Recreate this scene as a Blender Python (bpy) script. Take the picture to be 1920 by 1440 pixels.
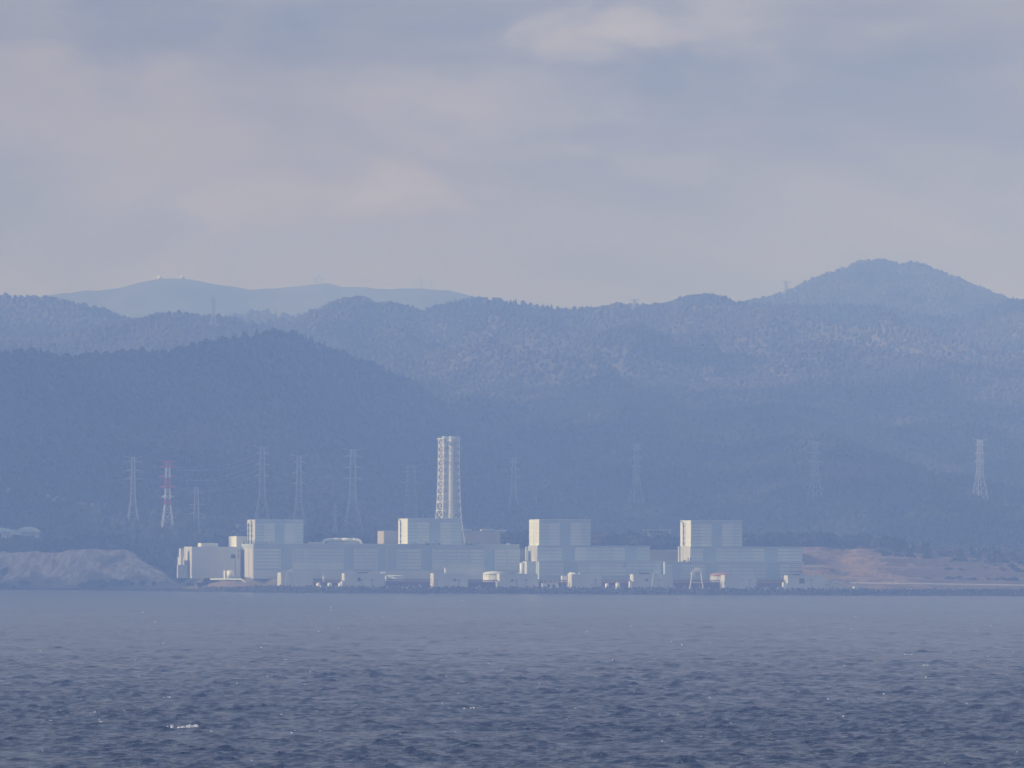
import bpy, bmesh, math, random
import numpy as np
from mathutils import Matrix, Vector

# ------------------------------------------------------------------ scene, camera, light
random.seed(7)
rng = np.random.default_rng(7)
sc = bpy.context.scene
for o in list(bpy.data.objects):
    bpy.data.objects.remove(o)
COL = sc.collection

CAM_H = 35.0
FPX = 13043.0                      # focal length in pixels of a 1920 px wide frame
PITCH = math.atan((1036 - 720) / FPX)
ROLL = math.radians(0.26)
cam_d = bpy.data.cameras.new('camera')
cam_d.sensor_width = 36.0
cam_d.lens = 36.0 * FPX / 1920.0
cam_d.clip_start = 1.0
cam_d.clip_end = 90000.0
cam = bpy.data.objects.new('camera', cam_d)
COL.objects.link(cam)
RM = Matrix.Rotation(math.pi / 2 + PITCH, 4, 'X') @ Matrix.Rotation(ROLL, 4, 'Z')
cam.matrix_world = Matrix.Translation((0, 0, CAM_H)) @ RM
sc.camera = cam

SUN_EL = math.radians(27.0)
SUN_B = math.radians(5.0)          # a little in front of the row of buildings, from the left
sun_dir = Vector((-math.cos(SUN_B) * math.cos(SUN_EL), -math.sin(SUN_B) * math.cos(SUN_EL), math.sin(SUN_EL)))
sl = bpy.data.lights.new('sun', 'SUN')
sl.energy = 3.8
sl.angle = math.radians(0.5)
sl.color = (1.0, 0.965, 0.94)
so = bpy.data.objects.new('sun', sl)
COL.objects.link(so)
so.rotation_euler = sun_dir.to_track_quat('Z', 'Y').to_euler()

sc.view_settings.view_transform = 'Standard'
sc.view_settings.look = 'None'
sc.view_settings.exposure = 0.0
sc.view_settings.gamma = 1.0
try:
    sc.view_settings.use_curve_mapping = False
except Exception:
    pass
sc.render.engine = 'CYCLES'
sc.cycles.use_denoising = True
sc.cycles.use_adaptive_sampling = False
sc.cycles.max_bounces = 5
sc.cycles.diffuse_bounces = 2
sc.cycles.glossy_bounces = 2
sc.cycles.volume_bounces = 1
sc.cycles.transparent_max_bounces = 6
sc.cycles.sample_clamp_indirect = 4.0
sc.render.film_transparent = False


class NT:
    """small node-tree helper"""
    def __init__(s, tree):
        s.t = tree
        s.n = tree.nodes
        s.l = tree.links

    def new(s, kind, **kw):
        nd = s.n.new(kind)
        for k, v in kw.items():
            setattr(nd, k, v)
        return nd

    def put(s, sock, v):
        if hasattr(v, 'is_output'):
            s.l.new(v, sock)
        elif v is not None:
            sock.default_value = v

    def math(s, op, a, b=None, clamp=False):
        nd = s.new('ShaderNodeMath', operation=op)
        nd.use_clamp = clamp
        s.put(nd.inputs[0], a)
        if b is not None:
            s.put(nd.inputs[1], b)
        return nd.outputs[0]

    def mix(s, fac, a, b):
        nd = s.new('ShaderNodeMix', data_type='RGBA')
        s.put(nd.inputs[0], fac)
        s.put(nd.inputs[6], a)
        s.put(nd.inputs[7], b)
        return nd.outputs[2]

    def noise(s, vec, scale, detail=4, rough=0.55, dist=0.0):
        nd = s.new('ShaderNodeTexNoise')
        s.put(nd.inputs['Vector'], vec)
        nd.inputs['Scale'].default_value = scale
        nd.inputs['Detail'].default_value = detail
        nd.inputs['Roughness'].default_value = rough
        nd.inputs['Distortion'].default_value = dist
        return nd.outputs['Fac']

    def ramp(s, fac, a, b, smooth=True):
        nd = s.new('ShaderNodeMapRange')
        nd.interpolation_type = 'SMOOTHSTEP' if smooth else 'LINEAR'
        s.put(nd.inputs[0], fac)
        nd.inputs[1].default_value = a
        nd.inputs[2].default_value = b
        return nd.outputs[0]

    def mapping(s, vec, scale=(1, 1, 1), loc=(0, 0, 0)):
        nd = s.new('ShaderNodeMapping')
        s.put(nd.inputs[0], vec)
        nd.inputs['Scale'].default_value = scale
        nd.inputs['Location'].default_value = loc
        return nd.outputs[0]


def c4(c):
    return (c[0], c[1], c[2], 1.0)


# ---- world: hazy sky under thin broken cloud
world = bpy.data.worlds.new("World")
sc.world = world
world.use_nodes = True
w = NT(world.node_tree)
w.n.clear()
sky = w.new('ShaderNodeTexSky', sky_type='NISHITA')
sky.sun_disc = False
sky.sun_elevation = SUN_EL
sky.sun_rotation = math.radians(265)
sky.air_density = 1.0
sky.dust_density = 2.0
bg1 = w.new('ShaderNodeBackground')
w.l.new(sky.outputs[0], bg1.inputs[0])
bg1.inputs[1].default_value = 0.08
tc = w.new('ShaderNodeTexCoord')
vec = tc.outputs['Generated']
sep = w.new('ShaderNodeSeparateXYZ')
w.l.new(vec, sep.inputs[0])
v1 = w.mapping(vec, (9, 9, 34), (3.1, 1.2, 0.4))
n1 = w.noise(v1, 1.0, 5, 0.5, 0.4)
v2 = w.mapping(vec, (26, 26, 75), (7.7, 2.1, 5.0))
n2 = w.noise(v2, 1.0, 5, 0.55, 0.5)
f1 = w.ramp(n1, 0.36, 0.66)
f2 = w.ramp(n2, 0.42, 0.72)
CL_DARK = (0.205, 0.195, 0.150)
CL_MID = (0.390, 0.355, 0.285)
CL_LIT = (0.580, 0.530, 0.455)
ca = w.mix(f1, c4(CL_DARK), c4(CL_MID))
cb = w.mix(w.math('MULTIPLY', f2, 0.50), ca, c4(CL_LIT))


def cloud_patch(px, py, rx, ry, k, seed):
    """a sunlit bank of cloud in the direction of one place in the sky"""
    ax = math.atan((px - 960) / FPX)
    az = math.atan((1036 - py) / FPX)
    dx = w.math('DIVIDE', w.math('SUBTRACT', sep.outputs[0], math.sin(ax)), rx / FPX)
    dz = w.math('DIVIDE', w.math('SUBTRACT', sep.outputs[2], math.sin(az)), ry / FPX)
    d = w.math('SQRT', w.math('ADD', w.math('MULTIPLY', dx, dx), w.math('MULTIPLY', dz, dz)))
    nn = w.noise(w.mapping(vec, (60, 60, 130), (seed, seed * 2.3, 0)), 1.0, 6, 0.6, 0.6)
    d = w.math('ADD', d, w.math('MULTIPLY', w.math('SUBTRACT', nn, 0.5), 2.6))
    f = w.ramp(d, 1.15, 0.0)
    front = w.math('GREATER_THAN', sep.outputs[1], 0.0)
    return w.math('MULTIPLY', w.math('MULTIPLY', f, k), front)


for (px, py, rx, ry, k, seed) in ((1120, 60, 210, 55, 0.55, 1.0), (1330, 45, 210, 60, 0.30, 4.0), (735, 350, 170, 65, 0.45, 9.0),
                                  (960, 180, 320, 110, 0.25, 13.0), (380, 365, 260, 60, 0.30, 17.0), (1230, 300, 150, 45, 0.22, 21.0),
                                  (120, 240, 300, 160, 0.15, 25.0)):
    cb = w.mix(cloud_patch(px, py, rx, ry, k, seed), cb, c4((0.74, 0.67, 0.62)))
for (px, py, rx, ry, k, seed) in ((330, 60, 420, 90, 0.55, 31.0), (1100, 255, 420, 55, 0.30, 35.0)):
    cb = w.mix(cloud_patch(px, py, rx, ry, k, seed), cb, c4((0.13, 0.135, 0.13)))
# everything grows paler and warmer in the last degree above the horizon
low = w.ramp(w.math('ABSOLUTE', sep.outputs[2]), 0.065, 0.0)
cb = w.mix(w.math('MULTIPLY', low, 0.70), cb, c4((0.60, 0.56, 0.53)))
bg2 = w.new('ShaderNodeBackground')
w.l.new(cb, bg2.inputs[0])
bg2.inputs[1].default_value = 1.0
mx = w.new('ShaderNodeMixShader')
# thin cloud near the horizon, more and more blue between the clouds higher up
up = w.ramp(sep.outputs[2], 0.05, 0.60)
mx_f = w.math('SUBTRACT', 0.92, w.math('MULTIPLY', up, 0.45))
w.l.new(mx_f, mx.inputs[0])
cb = w.mix(up, cb, c4((0.46, 0.555, 0.88)))
w.l.new(cb, bg2.inputs[0])
w.l.new(bg1.outputs[0], mx.inputs[1])
w.l.new(bg2.outputs[0], mx.inputs[2])
wo = w.new('ShaderNodeOutputWorld')
w.l.new(mx.outputs[0], wo.inputs[0])

# ------------------------------------------------------------------ picture <-> place
R3 = np.array(RM.to_3x3())


def ray(px, py):
    px = np.asarray(px, float)
    py = np.asarray(py, float)
    d = np.stack([(px - 960) / FPX, -(py - 720) / FPX, -np.ones_like(px * py)], -1)
    return d @ R3.T


def at(px, py, Y):
    d = ray(px, py)
    t = Y / d[..., 1]
    p = d * np.expand_dims(t, -1) if d.ndim > 1 else d * t
    return p + np.array([0, 0, CAM_H])


def sea_at(px, py):
    d = ray(px, py)
    t = -CAM_H / d[..., 2]
    p = d * np.expand_dims(t, -1) if d.ndim > 1 else d * t
    return p + np.array([0, 0, CAM_H])


def to_px(x, y, z):
    p = np.stack(np.broadcast_arrays(np.asarray(x, float), y, np.asarray(z, float) - CAM_H), -1) @ R3
    return 960 - FPX * p[..., 0] / p[..., 2], 720 + FPX * p[..., 1] / p[..., 2]


def m_per_px(Y):
    return Y / FPX


# ------------------------------------------------------------------ numpy noise
_tab = rng.random((256, 256))


def vnoise(x, y, seed=0):
    x = np.asarray(x, float) + seed * 17.31
    y = np.asarray(y, float) + seed * 5.77
    xi = np.floor(x).astype(int)
    yi = np.floor(y).astype(int)
    fx = x - xi
    fy = y - yi
    fx = fx * fx * (3 - 2 * fx)
    fy = fy * fy * (3 - 2 * fy)
    a = _tab[xi % 256, yi % 256]
    b = _tab[(xi + 1) % 256, yi % 256]
    c = _tab[xi % 256, (yi + 1) % 256]
    d = _tab[(xi + 1) % 256, (yi + 1) % 256]
    return (a * (1 - fx) + b * fx) * (1 - fy) + (c * (1 - fx) + d * fx) * fy


def fbm(x, y, octs=4, seed=0, gain=0.5):
    s = 0
    a = 1
    t = 0
    for k in range(octs):
        s = s + a * vnoise(np.asarray(x) * 2 ** k, np.asarray(y) * 2 ** k, seed + k * 3)
        t += a
        a *= gain
    return s / t


def sstep(a, b, x):
    t = np.clip((x - a) / (b - a), 0, 1)
    return t * t * (3 - 2 * t)


# ------------------------------------------------------------------ materials
MATS = {}


def mat(name, col, col2=None, rough=0.8, scale=0.2, stretch=(1, 1, 1), bump=0.0, metal=0.0, lo=0.35, hi=0.65, detail=5, spec=0.3, rnd=0.0):
    if name in MATS:
        return MATS[name]
    m = bpy.data.materials.new(name)
    m.use_nodes = True
    t = NT(m.node_tree)
    b = t.n['Principled BSDF']
    b.inputs['Roughness'].default_value = rough
    b.inputs['Metallic'].default_value = metal
    b.inputs['Specular IOR Level'].default_value = spec
    geo = t.new('ShaderNodeNewGeometry')
    v = t.mapping(geo.outputs['Position'], stretch)
    n = t.noise(v, scale, detail)
    c2 = col2 or tuple(x * 0.86 for x in col)
    c = t.mix(t.ramp(n, lo, hi), c4(c2), c4(col))
    if rnd > 0:
        oi = t.new('ShaderNodeObjectInfo')
        hs = t.new('ShaderNodeHueSaturation')
        val = t.math('ADD', t.math('MULTIPLY', oi.outputs['Random'], rnd * 2), 1 - rnd)
        t.l.new(val, hs.inputs['Value'])
        t.l.new(c, hs.inputs['Color'])
        c = hs.outputs[0]
    t.put(b.inputs['Base Color'], c)
    if bump > 0:
        bp = t.new('ShaderNodeBump')
        bp.inputs['Strength'].default_value = min(1, bump)
        bp.inputs['Distance'].default_value = 1.0
        t.l.new(n, bp.inputs['Height'])
        t.l.new(bp.outputs[0], b.inputs['Normal'])
    MATS[name] = m
    return m


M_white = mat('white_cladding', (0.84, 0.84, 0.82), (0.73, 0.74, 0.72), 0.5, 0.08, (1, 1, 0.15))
M_soft = mat('mid_white_and_shade', (0.60, 0.60, 0.59), (0.50, 0.51, 0.51), 0.6, 0.09, (1, 1, 0.2))  # on service building and leftmost tall block, partial shade put into the colour
M_flue = mat('shaded_flue_grey', (0.36, 0.35, 0.35), (0.30, 0.30, 0.30), 0.6, 0.1)  # shade on the left and right flues put into their colour
M_wall = mat('pale_wall_paint', (0.56, 0.60, 0.62), (0.50, 0.55, 0.58), 0.6, 0.05, (1, 1, 0.2))
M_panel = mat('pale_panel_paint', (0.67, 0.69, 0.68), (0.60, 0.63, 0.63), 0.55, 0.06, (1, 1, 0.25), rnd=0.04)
M_panelt = mat('tinted_panel_paint', (0.57, 0.63, 0.645), (0.51, 0.58, 0.60), 0.55, 0.06, (1, 1, 0.25), rnd=0.04)
M_teal = mat('blue_grey_band_paint', (0.41, 0.50, 0.55), (0.36, 0.45, 0.51), 0.6, 0.05)
M_bay = mat('blue_bay_paint', (0.36, 0.46, 0.54), (0.32, 0.42, 0.50), 0.6, 0.05)
M_conc = mat('grey_concrete', (0.52, 0.51, 0.50), (0.43, 0.43, 0.43), 0.85, 0.12, (1, 1, 0.3))
M_pump = mat('pale_concrete', (0.63, 0.63, 0.63), (0.56, 0.57, 0.58), 0.8, 0.1, (1, 1, 0.3))
M_beige = mat('beige_panel', (0.50, 0.44, 0.40), (0.44, 0.39, 0.36), 0.8, 0.05)
M_dark = mat('dark_metal', (0.07, 0.08, 0.09), None, 0.6, 0.5)
M_steel = mat('galvanised_steel', (0.62, 0.64, 0.64), (0.50, 0.52, 0.53), 0.45, 0.3)
M_pyl = mat('weathered_steel', (0.50, 0.52, 0.54), (0.42, 0.44, 0.47), 0.5, 0.3)
M_red = mat('red_paint', (0.62, 0.06, 0.05), None, 0.5, 0.3)
M_pwhite = mat('white_steel_paint', (0.80, 0.79, 0.75), None, 0.5, 0.3)
M_glass = mat('dark_window', (0.05, 0.07, 0.09), None, 0.2, 0.3)
M_roofr = mat('red_roof_paint', (0.42, 0.20, 0.17), (0.34, 0.17, 0.15), 0.6, 0.2)
M_soil = mat('red_brown_soil', (0.19, 0.125, 0.095), (0.10, 0.085, 0.07), 0.95, 0.15)
M_pipe = mat('brown_pipework', (0.15, 0.10, 0.085), (0.08, 0.07, 0.07), 0.7, 0.4)
M_ground = mat('ground_soil_and_scrub', (0.17, 0.14, 0.10), (0.06, 0.065, 0.045), 0.95, 0.02, bump=0.3)
M_rock = mat('armour_concrete', (0.085, 0.085, 0.09), (0.035, 0.038, 0.042), 0.9, 0.35)
M_tealroof = mat('pale_green_roof', (0.62, 0.74, 0.74), (0.5, 0.64, 0.65), 0.5, 0.2)
M_bark = mat('bark', (0.09, 0.07, 0.055), None, 0.9, 1.0)
M_ever = mat('evergreen_leaves', (0.045, 0.065, 0.035), (0.022, 0.036, 0.022), 0.8, 0.25, rnd=0.4)
M_decid = mat('bare_twig_crowns', (0.17, 0.135, 0.115), (0.10, 0.085, 0.07), 0.9, 0.2, rnd=0.35)
M_foam = mat('sea_foam', (0.85, 0.87, 0.88), None, 0.6, 1.0)
M_road = mat('pale_road', (0.36, 0.35, 0.34), None, 0.9, 0.1)


def cliff_mat():
    m = bpy.data.materials.new('pale_cliff')
    m.use_nodes = True
    t = NT(m.node_tree)
    b = t.n['Principled BSDF']
    b.inputs['Roughness'].default_value = 0.95
    g = t.new('ShaderNodeNewGeometry')
    n = t.noise(t.mapping(g.outputs['Position'], (0.12, 0.12, 0.045)), 1.0, 7, 0.6, 0.6)
    n2 = t.noise(t.mapping(g.outputs['Position'], (0.03, 0.03, 0.05)), 1.0, 5, 0.6, 0.3)
    n3 = t.noise(t.mapping(g.outputs['Position'], (0.35, 0.35, 0.12)), 1.0, 5, 0.6, 0.3)
    c = t.mix(t.ramp(n, 0.35, 0.62), c4((0.24, 0.20, 0.17)), c4((0.46, 0.395, 0.335)))
    c = t.mix(t.math('MULTIPLY', t.ramp(n3, 0.5, 0.66), 0.55), c, c4((0.11, 0.105, 0.085)))
    c = t.mix(t.math('MULTIPLY', t.ramp(n2, 0.52, 0.66), 0.75), c, c4((0.08, 0.08, 0.055)))
    sp = t.new('ShaderNodeSeparateXYZ')
    t.l.new(g.outputs['Position'], sp.inputs[0])
    hz_ = t.math('ADD', sp.outputs[2], t.math('MULTIPLY', t.math('SUBTRACT', n2, 0.5), 60.0))
    c = t.mix(t.math('MULTIPLY', t.ramp(hz_, 14.0, 6.0), 0.85), c, c4((0.075, 0.075, 0.055)))   # scrub on the lower slope
    t.put(b.inputs['Base Color'], c)
    bp = t.new('ShaderNodeBump')
    bp.inputs['Distance'].default_value = 1.6
    bp.inputs['Strength'].default_value = 0.8
    t.l.new(n, bp.inputs['Height'])
    t.l.new(bp.outputs[0], b.inputs['Normal'])
    return m


M_cliff = cliff_mat()
def bank_mat():
    m = bpy.data.materials.new('dry_grass_and_scrub')
    m.use_nodes = True
    t = NT(m.node_tree)
    b = t.n['Principled BSDF']
    b.inputs['Roughness'].default_value = 0.95
    g = t.new('ShaderNodeNewGeometry')
    sp = t.new('ShaderNodeSeparateXYZ')
    t.l.new(g.outputs['Position'], sp.inputs[0])
    fine = t.noise(t.mapping(g.outputs['Position'], (0.28, 0.28, 0.5)), 1.0, 7, 0.65, 0.3)
    mid = t.noise(t.mapping(g.outputs['Position'], (0.05, 0.05, 0.16)), 1.0, 6, 0.62, 0.4)
    grass = t.mix(t.ramp(fine, 0.35, 0.65), c4((0.12, 0.080, 0.054)), c4((0.32, 0.205, 0.125)))
    scrub = t.mix(t.ramp(fine, 0.38, 0.62), c4((0.050, 0.042, 0.034)), c4((0.15, 0.105, 0.075)))
    gx = t.ramp(sp.outputs[0], 300.0, 430.0, False)          # the scrub thickens towards the trees
    k = t.ramp(t.math('ADD', t.math('MULTIPLY', gx, 0.30), mid), 0.49, 0.60)
    c = t.mix(k, grass, scrub)
    for z0 in (14.5, 24.0, 32.2):                            # bare tracks along the benches
        dz = t.math('ABSOLUTE', t.math('SUBTRACT', sp.outputs[2], z0))
        ln = t.math('MULTIPLY', t.ramp(dz, 0.95, 0.35), t.math('MULTIPLY', t.ramp(mid, 0.40, 0.60), 0.5))
        c = t.mix(ln, c, c4((0.30, 0.215, 0.155)))
    t.put(b.inputs['Base Color'], c)
    bp = t.new('ShaderNodeBump')
    bp.inputs['Distance'].default_value = 1.5
    bp.inputs['Strength'].default_value = 0.8
    t.l.new(fine, bp.inputs['Height'])
    t.l.new(bp.outputs[0], b.inputs['Normal'])
    return m


M_bank = bank_mat()
M_hill = mat('hill_undergrowth', (0.13, 0.105, 0.085), (0.045, 0.05, 0.035), 0.95, 0.006, bump=0.3, detail=9)
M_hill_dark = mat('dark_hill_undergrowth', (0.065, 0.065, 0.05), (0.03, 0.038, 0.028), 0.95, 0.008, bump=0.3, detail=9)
M_hill_far = mat('far_hill_forest', (0.13, 0.12, 0.10), (0.06, 0.065, 0.055), 0.95, 0.004, bump=0.3, detail=9)


# ------------------------------------------------------------------ mesh helpers
def tag(o, label=None, cat=None, group=None, kind=None):
    if label:
        o['label'] = label
    if cat:
        o['category'] = cat
    if group:
        o['group'] = group
    if kind:
        o['kind'] = kind
    return o


def mesh_obj(name, verts, faces, material, parent=None, smooth=False):
    me = bpy.data.meshes.new(name)
    off = np.array(parent.matrix_world.translation) if parent else np.zeros(3)
    if parent is not None:
        p = parent
        off = np.zeros(3)
        while p is not None:
            off = off + np.array(p.location)
            p = p.parent
    v = np.asarray(verts, float) - off
    me.from_pydata(v.tolist(), [], faces)
    me.materials.append(material)
    if smooth:
        me.polygons.foreach_set('use_smooth', [True] * len(me.polygons))
    me.update()
    o = bpy.data.objects.new(name, me)
    COL.objects.link(o)
    if parent:
        o.parent = parent
    return o


def grid_obj(name, X, Y, Z, material, kind=None, smooth=True, parent=None):
    r, c = X.shape
    v = np.stack([X, Y, Z], -1).reshape(-1, 3)
    i = np.arange(r * c).reshape(r, c)
    q = np.stack([i[:-1, :-1], i[:-1, 1:], i[1:, 1:], i[1:, :-1]], -1).reshape(-1, 4)
    me = bpy.data.meshes.new(name)
    me.vertices.add(len(v))
    me.vertices.foreach_set('co', v.ravel())
    me.loops.add(q.size)
    me.loops.foreach_set('vertex_index', q.ravel().astype(np.int32))
    me.polygons.add(len(q))
    me.polygons.foreach_set('loop_start', np.arange(0, q.size, 4, dtype=np.int32))
    me.polygons.foreach_set('loop_total', np.full(len(q), 4, dtype=np.int32))
    me.update(calc_edges=True)
    if smooth:
        me.polygons.foreach_set('use_smooth', np.ones(len(q), dtype=bool))
    me.materials.append(material)
    o = bpy.data.objects.new(name, me)
    COL.objects.link(o)
    if kind:
        o['kind'] = kind
    if parent:
        o.parent = parent
    return o


class MB:
    def __init__(s):
        s.v = []
        s.f = []

    def add(s, v, f):
        n = len(s.v)
        s.v += [tuple(map(float, p)) for p in v]
        s.f += [tuple(i + n for i in q) for q in f]
        return s

    def hexa(s, p8):
        return s.add(p8, [(3, 2, 1, 0), (4, 5, 6, 7), (0, 1, 5, 4), (1, 2, 6, 5), (2, 3, 7, 6), (3, 0, 4, 7)])

    def box(s, C, u, v, a0, a1, b0, b1, z0, z1):
        """box in the frame with origin C and horizontal axes u, v"""
        pts = []
        for z in (z0, z1):
            for (a, b) in ((a0, b0), (a1, b0), (a1, b1), (a0, b1)):
                pts.append((C[0] + u[0] * a + v[0] * b, C[1] + u[1] * a + v[1] * b, z))
        return s.hexa(pts)

    def bar(s, p, q, r, n=4, r2=None):
        p = Vector(p)
        q = Vector(q)
        d = (q - p)
        if d.length < 1e-6:
            return s
        d.normalize()
        a = Vector((0, 0, 1)) if abs(d.z) < 0.9 else Vector((1, 0, 0))
        e1 = d.cross(a).normalized()
        e2 = d.cross(e1)
        r2 = r if r2 is None else r2
        vs = []
        for (c, rr) in ((p, r), (q, r2)):
            for k in range(n):
                an = 2 * math.pi * (k + 0.5) / n
                vs.append(c + e1 * math.cos(an) * rr + e2 * math.sin(an) * rr)
        fs = [(k, (k + 1) % n, n + (k + 1) % n, n + k) for k in range(n)]
        fs += [tuple(range(n - 1, -1, -1)), tuple(range(n, 2 * n))]
        return s.add(vs, fs)

    def path(s, pts, r, n=6):
        for a, b in zip(pts[:-1], pts[1:]):
            s.bar(a, b, r, n)
        return s

    def cyl(s, c, r, z0, z1, n=20, r2=None):
        return s.bar((c[0], c[1], z0), (c[0], c[1], z1), r, n, r2)

    def dome(s, c, r, z0, h, n=20, m=5):
        vs = []
        for j in range(m):
            a = j / m * math.pi / 2
            for k in range(n):
                t = 2 * math.pi * k / n
                vs.append((c[0] + r * math.cos(a) * math.cos(t), c[1] + r * math.cos(a) * math.sin(t), z0 + h * math.sin(a)))
        vs.append((c[0], c[1], z0 + h))
        fs = []
        for j in range(m - 1):
            for k in range(n):
                fs.append((j * n + k, j * n + (k + 1) % n, (j + 1) * n + (k + 1) % n, (j + 1) * n + k))
        for k in range(n):
            fs.append(((m - 1) * n + k, (m - 1) * n + (k + 1) % n, m * n))
        fs.append(tuple(range(n - 1, -1, -1)))
        return s.add(vs, fs)

    def build(s, name, material, parent=None, smooth=False):
        return mesh_obj(name, s.v, s.f, material, parent, smooth)


def empty(name, loc, label, cat, group=None):
    o = bpy.data.objects.new(name, None)
    o.empty_display_size = 2.0
    COL.objects.link(o)
    o.location = [float(x) for x in loc]
    return tag(o, label, cat, group)


# ------------------------------------------------------------------ shoreline and land heights
shore_px = [(-500, 1104.5), (-100, 1105), (0, 1105), (150, 1106.5), (300, 1107.5), (345, 1108), (420, 1110), (600, 1111.7), (1000, 1113.2), (1500, 1116), (1920, 1117.5), (2400, 1119)]
_sp = np.array([sea_at(a, b)[:2] for a, b in shore_px])


def shore_y(x):
    return np.interp(x, _sp[:, 0], _sp[:, 1])


def px_at(x, Y):
    return 960 + FPX * x / Y


cliff_top_px = [(-600, 1036), (-60, 1034), (0, 1035), (60, 1034), (100, 1036), (130, 1031), (160, 1030), (230, 1031), (250, 1040), (262, 1052), (285, 1062), (305, 1076), (325, 1090), (340, 1097), (360, 1101), (420, 1104)]


def cliff_top(x):
    px = px_at(x, 6150)
    py = np.interp(px, [a for a, b in cliff_top_px], [b for a, b in cliff_top_px])
    return at(px, py, 6150)[..., 2]


bank_top_px = [(1400, 1026), (1508, 1026), (1545, 1025), (1575, 1031), (1610, 1029), (1650, 1031), (1700, 1036), (1760, 1042), (1820, 1046), (1920, 1050), (2400, 1050)]


def bank_top(x):
    px = px_at(x, 6170)
    py = np.interp(px, [a for a, b in bank_top_px], [b for a, b in bank_top_px])
    return at(px, py, 6170)[..., 2]


def land_h(x, Y):
    x = np.asarray(x, float)
    Y = np.asarray(Y, float)
    t = Y - shore_y(x)
    px = px_at(x, 6100)
    low = -6 + 10.2 * sstep(-2, 13, t)
    wl = 1 - sstep(325, 372, px)          # left headland
    wr = sstep(1505, 1530, px)            # right bank
    zc = low + (cliff_top(x) - 4.2 - 1.0) * sstep(60, 84, t)
    zc = zc + (38 - zc) * sstep(160, 320, t) * sstep(84, 90, t)
    zp = low + 7.8 * sstep(46, 60, t) + 26 * sstep(6160, 6250, Y)
    zr = low + 5.0 * sstep(40, 62, t) + (bank_top(x) - 11.5) * sstep(85, 235, t)
    z = zc * wl + (1 - wl) * (zp * (1 - wr) + zr * wr)
    z = z + (fbm(x / 60, Y / 60, 4, 3) - 0.5) * 5 * sstep(6250, 6500, Y)
    z = z + 14 * sstep(6700, 8500, Y) * 1.0
    return z


# ------------------------------------------------------------------ hills
class Hill:
    def __init__(s, name, prof, foot, crest, zf, spur, seed, slant=0.6, tree=0.0, freq=1.0, shape=0.9):
        s.name = name
        s.extra = 2250 if name == 'near_hills' else 0
        s.px = np.array([a for a, b in prof], float)
        s.py = np.array([b for a, b in prof], float)
        s.foot, s.crest, s.zf, s.spur, s.seed, s.slant, s.tree, s.freq, s.shape = foot, crest, zf, spur, seed, slant, tree, freq, shape

    def yc(s, x):
        if s.name == 'near_hills':
            return s.crest + 2150 * sstep(-330, -40, x) + (fbm(x / 700 * s.freq, 0 * x, 3, s.seed + 9) - 0.5) * 300
        return s.crest + (fbm(x / 700 * s.freq, 0 * x, 3, s.seed + 9) - 0.5) * (s.crest - s.foot) * 0.28

    def zc(s, x):
        yc = s.yc(x)
        px = 960 + FPX * x / yc
        py = np.interp(px, s.px, s.py)
        py = py + (fbm(px / 22.0, 0 * px, 4, s.seed + 5) - 0.5) * 5.0
        return at(px, py, yc)[..., 2] - s.tree

    def h(s, x, Y):
        x = np.asarray(x, float)
        Y = np.asarray(Y, float)
        yc = s.yc(x)
        zc = s.zc(x)
        q = (Y - s.foot) / (yc - s.foot)
        qc = np.clip(q, 0, 1)
        base = s.zf + (zc - s.zf) * qc ** s.shape
        wgt = np.sin(np.pi * np.clip(qc, 0, 1)) ** 0.7
        span = (s.crest - s.foot)
        u = (x + s.slant * (Y - s.foot)) / 330 * s.freq + 0.8 * fbm(x / 260 * s.freq, Y / 420 * s.freq, 3, s.seed + 2)
        ridg = 1 - np.abs(2 * vnoise(u, Y / 1400 * s.freq, s.seed) - 1)
        u2 = (x - 0.5 * s.slant * (Y - s.foot)) / 130 * s.freq + fbm(x / 120, Y / 150, 2, s.seed + 4)
        ridg2 = 1 - np.abs(2 * vnoise(u2, Y / 420 * s.freq, s.seed + 7) - 1)
        d = (ridg - 0.72) * 1.0 + (ridg2 - 0.6) * 0.34 + (fbm(x / 90, Y / 90, 4, s.seed + 1) - 0.5) * 0.25
        z = base + s.spur * wgt * d
        back = np.clip(q - 1, 0, None) * span
        z = np.where(q > 1, zc - back * 0.45 - 0.0004 * back ** 2, z)
        z = np.where(q < 0, s.zf + q * 60, z)
        return z

    def mesh(s, dx, dy, material, half=1.35):
        xs = np.arange(-960 * half, 960 * half + 1, 1.0)
        W = 960 * half * (s.crest + s.extra) / FPX
        xs = np.linspace(-W, W, int(2 * W / dx))
        ys = np.concatenate([np.linspace(s.foot - 150, s.crest + (s.crest - s.foot) * 0.16 + s.extra, int(((s.crest - s.foot) * 1.16 + s.extra) / dy)),
                             s.crest + s.extra + (s.crest - s.foot) * np.array([0.2, 0.27, 0.4])])
        X, Y = np.meshgrid(xs, ys)
        return grid_obj(s.name, X, Y, s.h(X, Y), material, 'structure')


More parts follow.
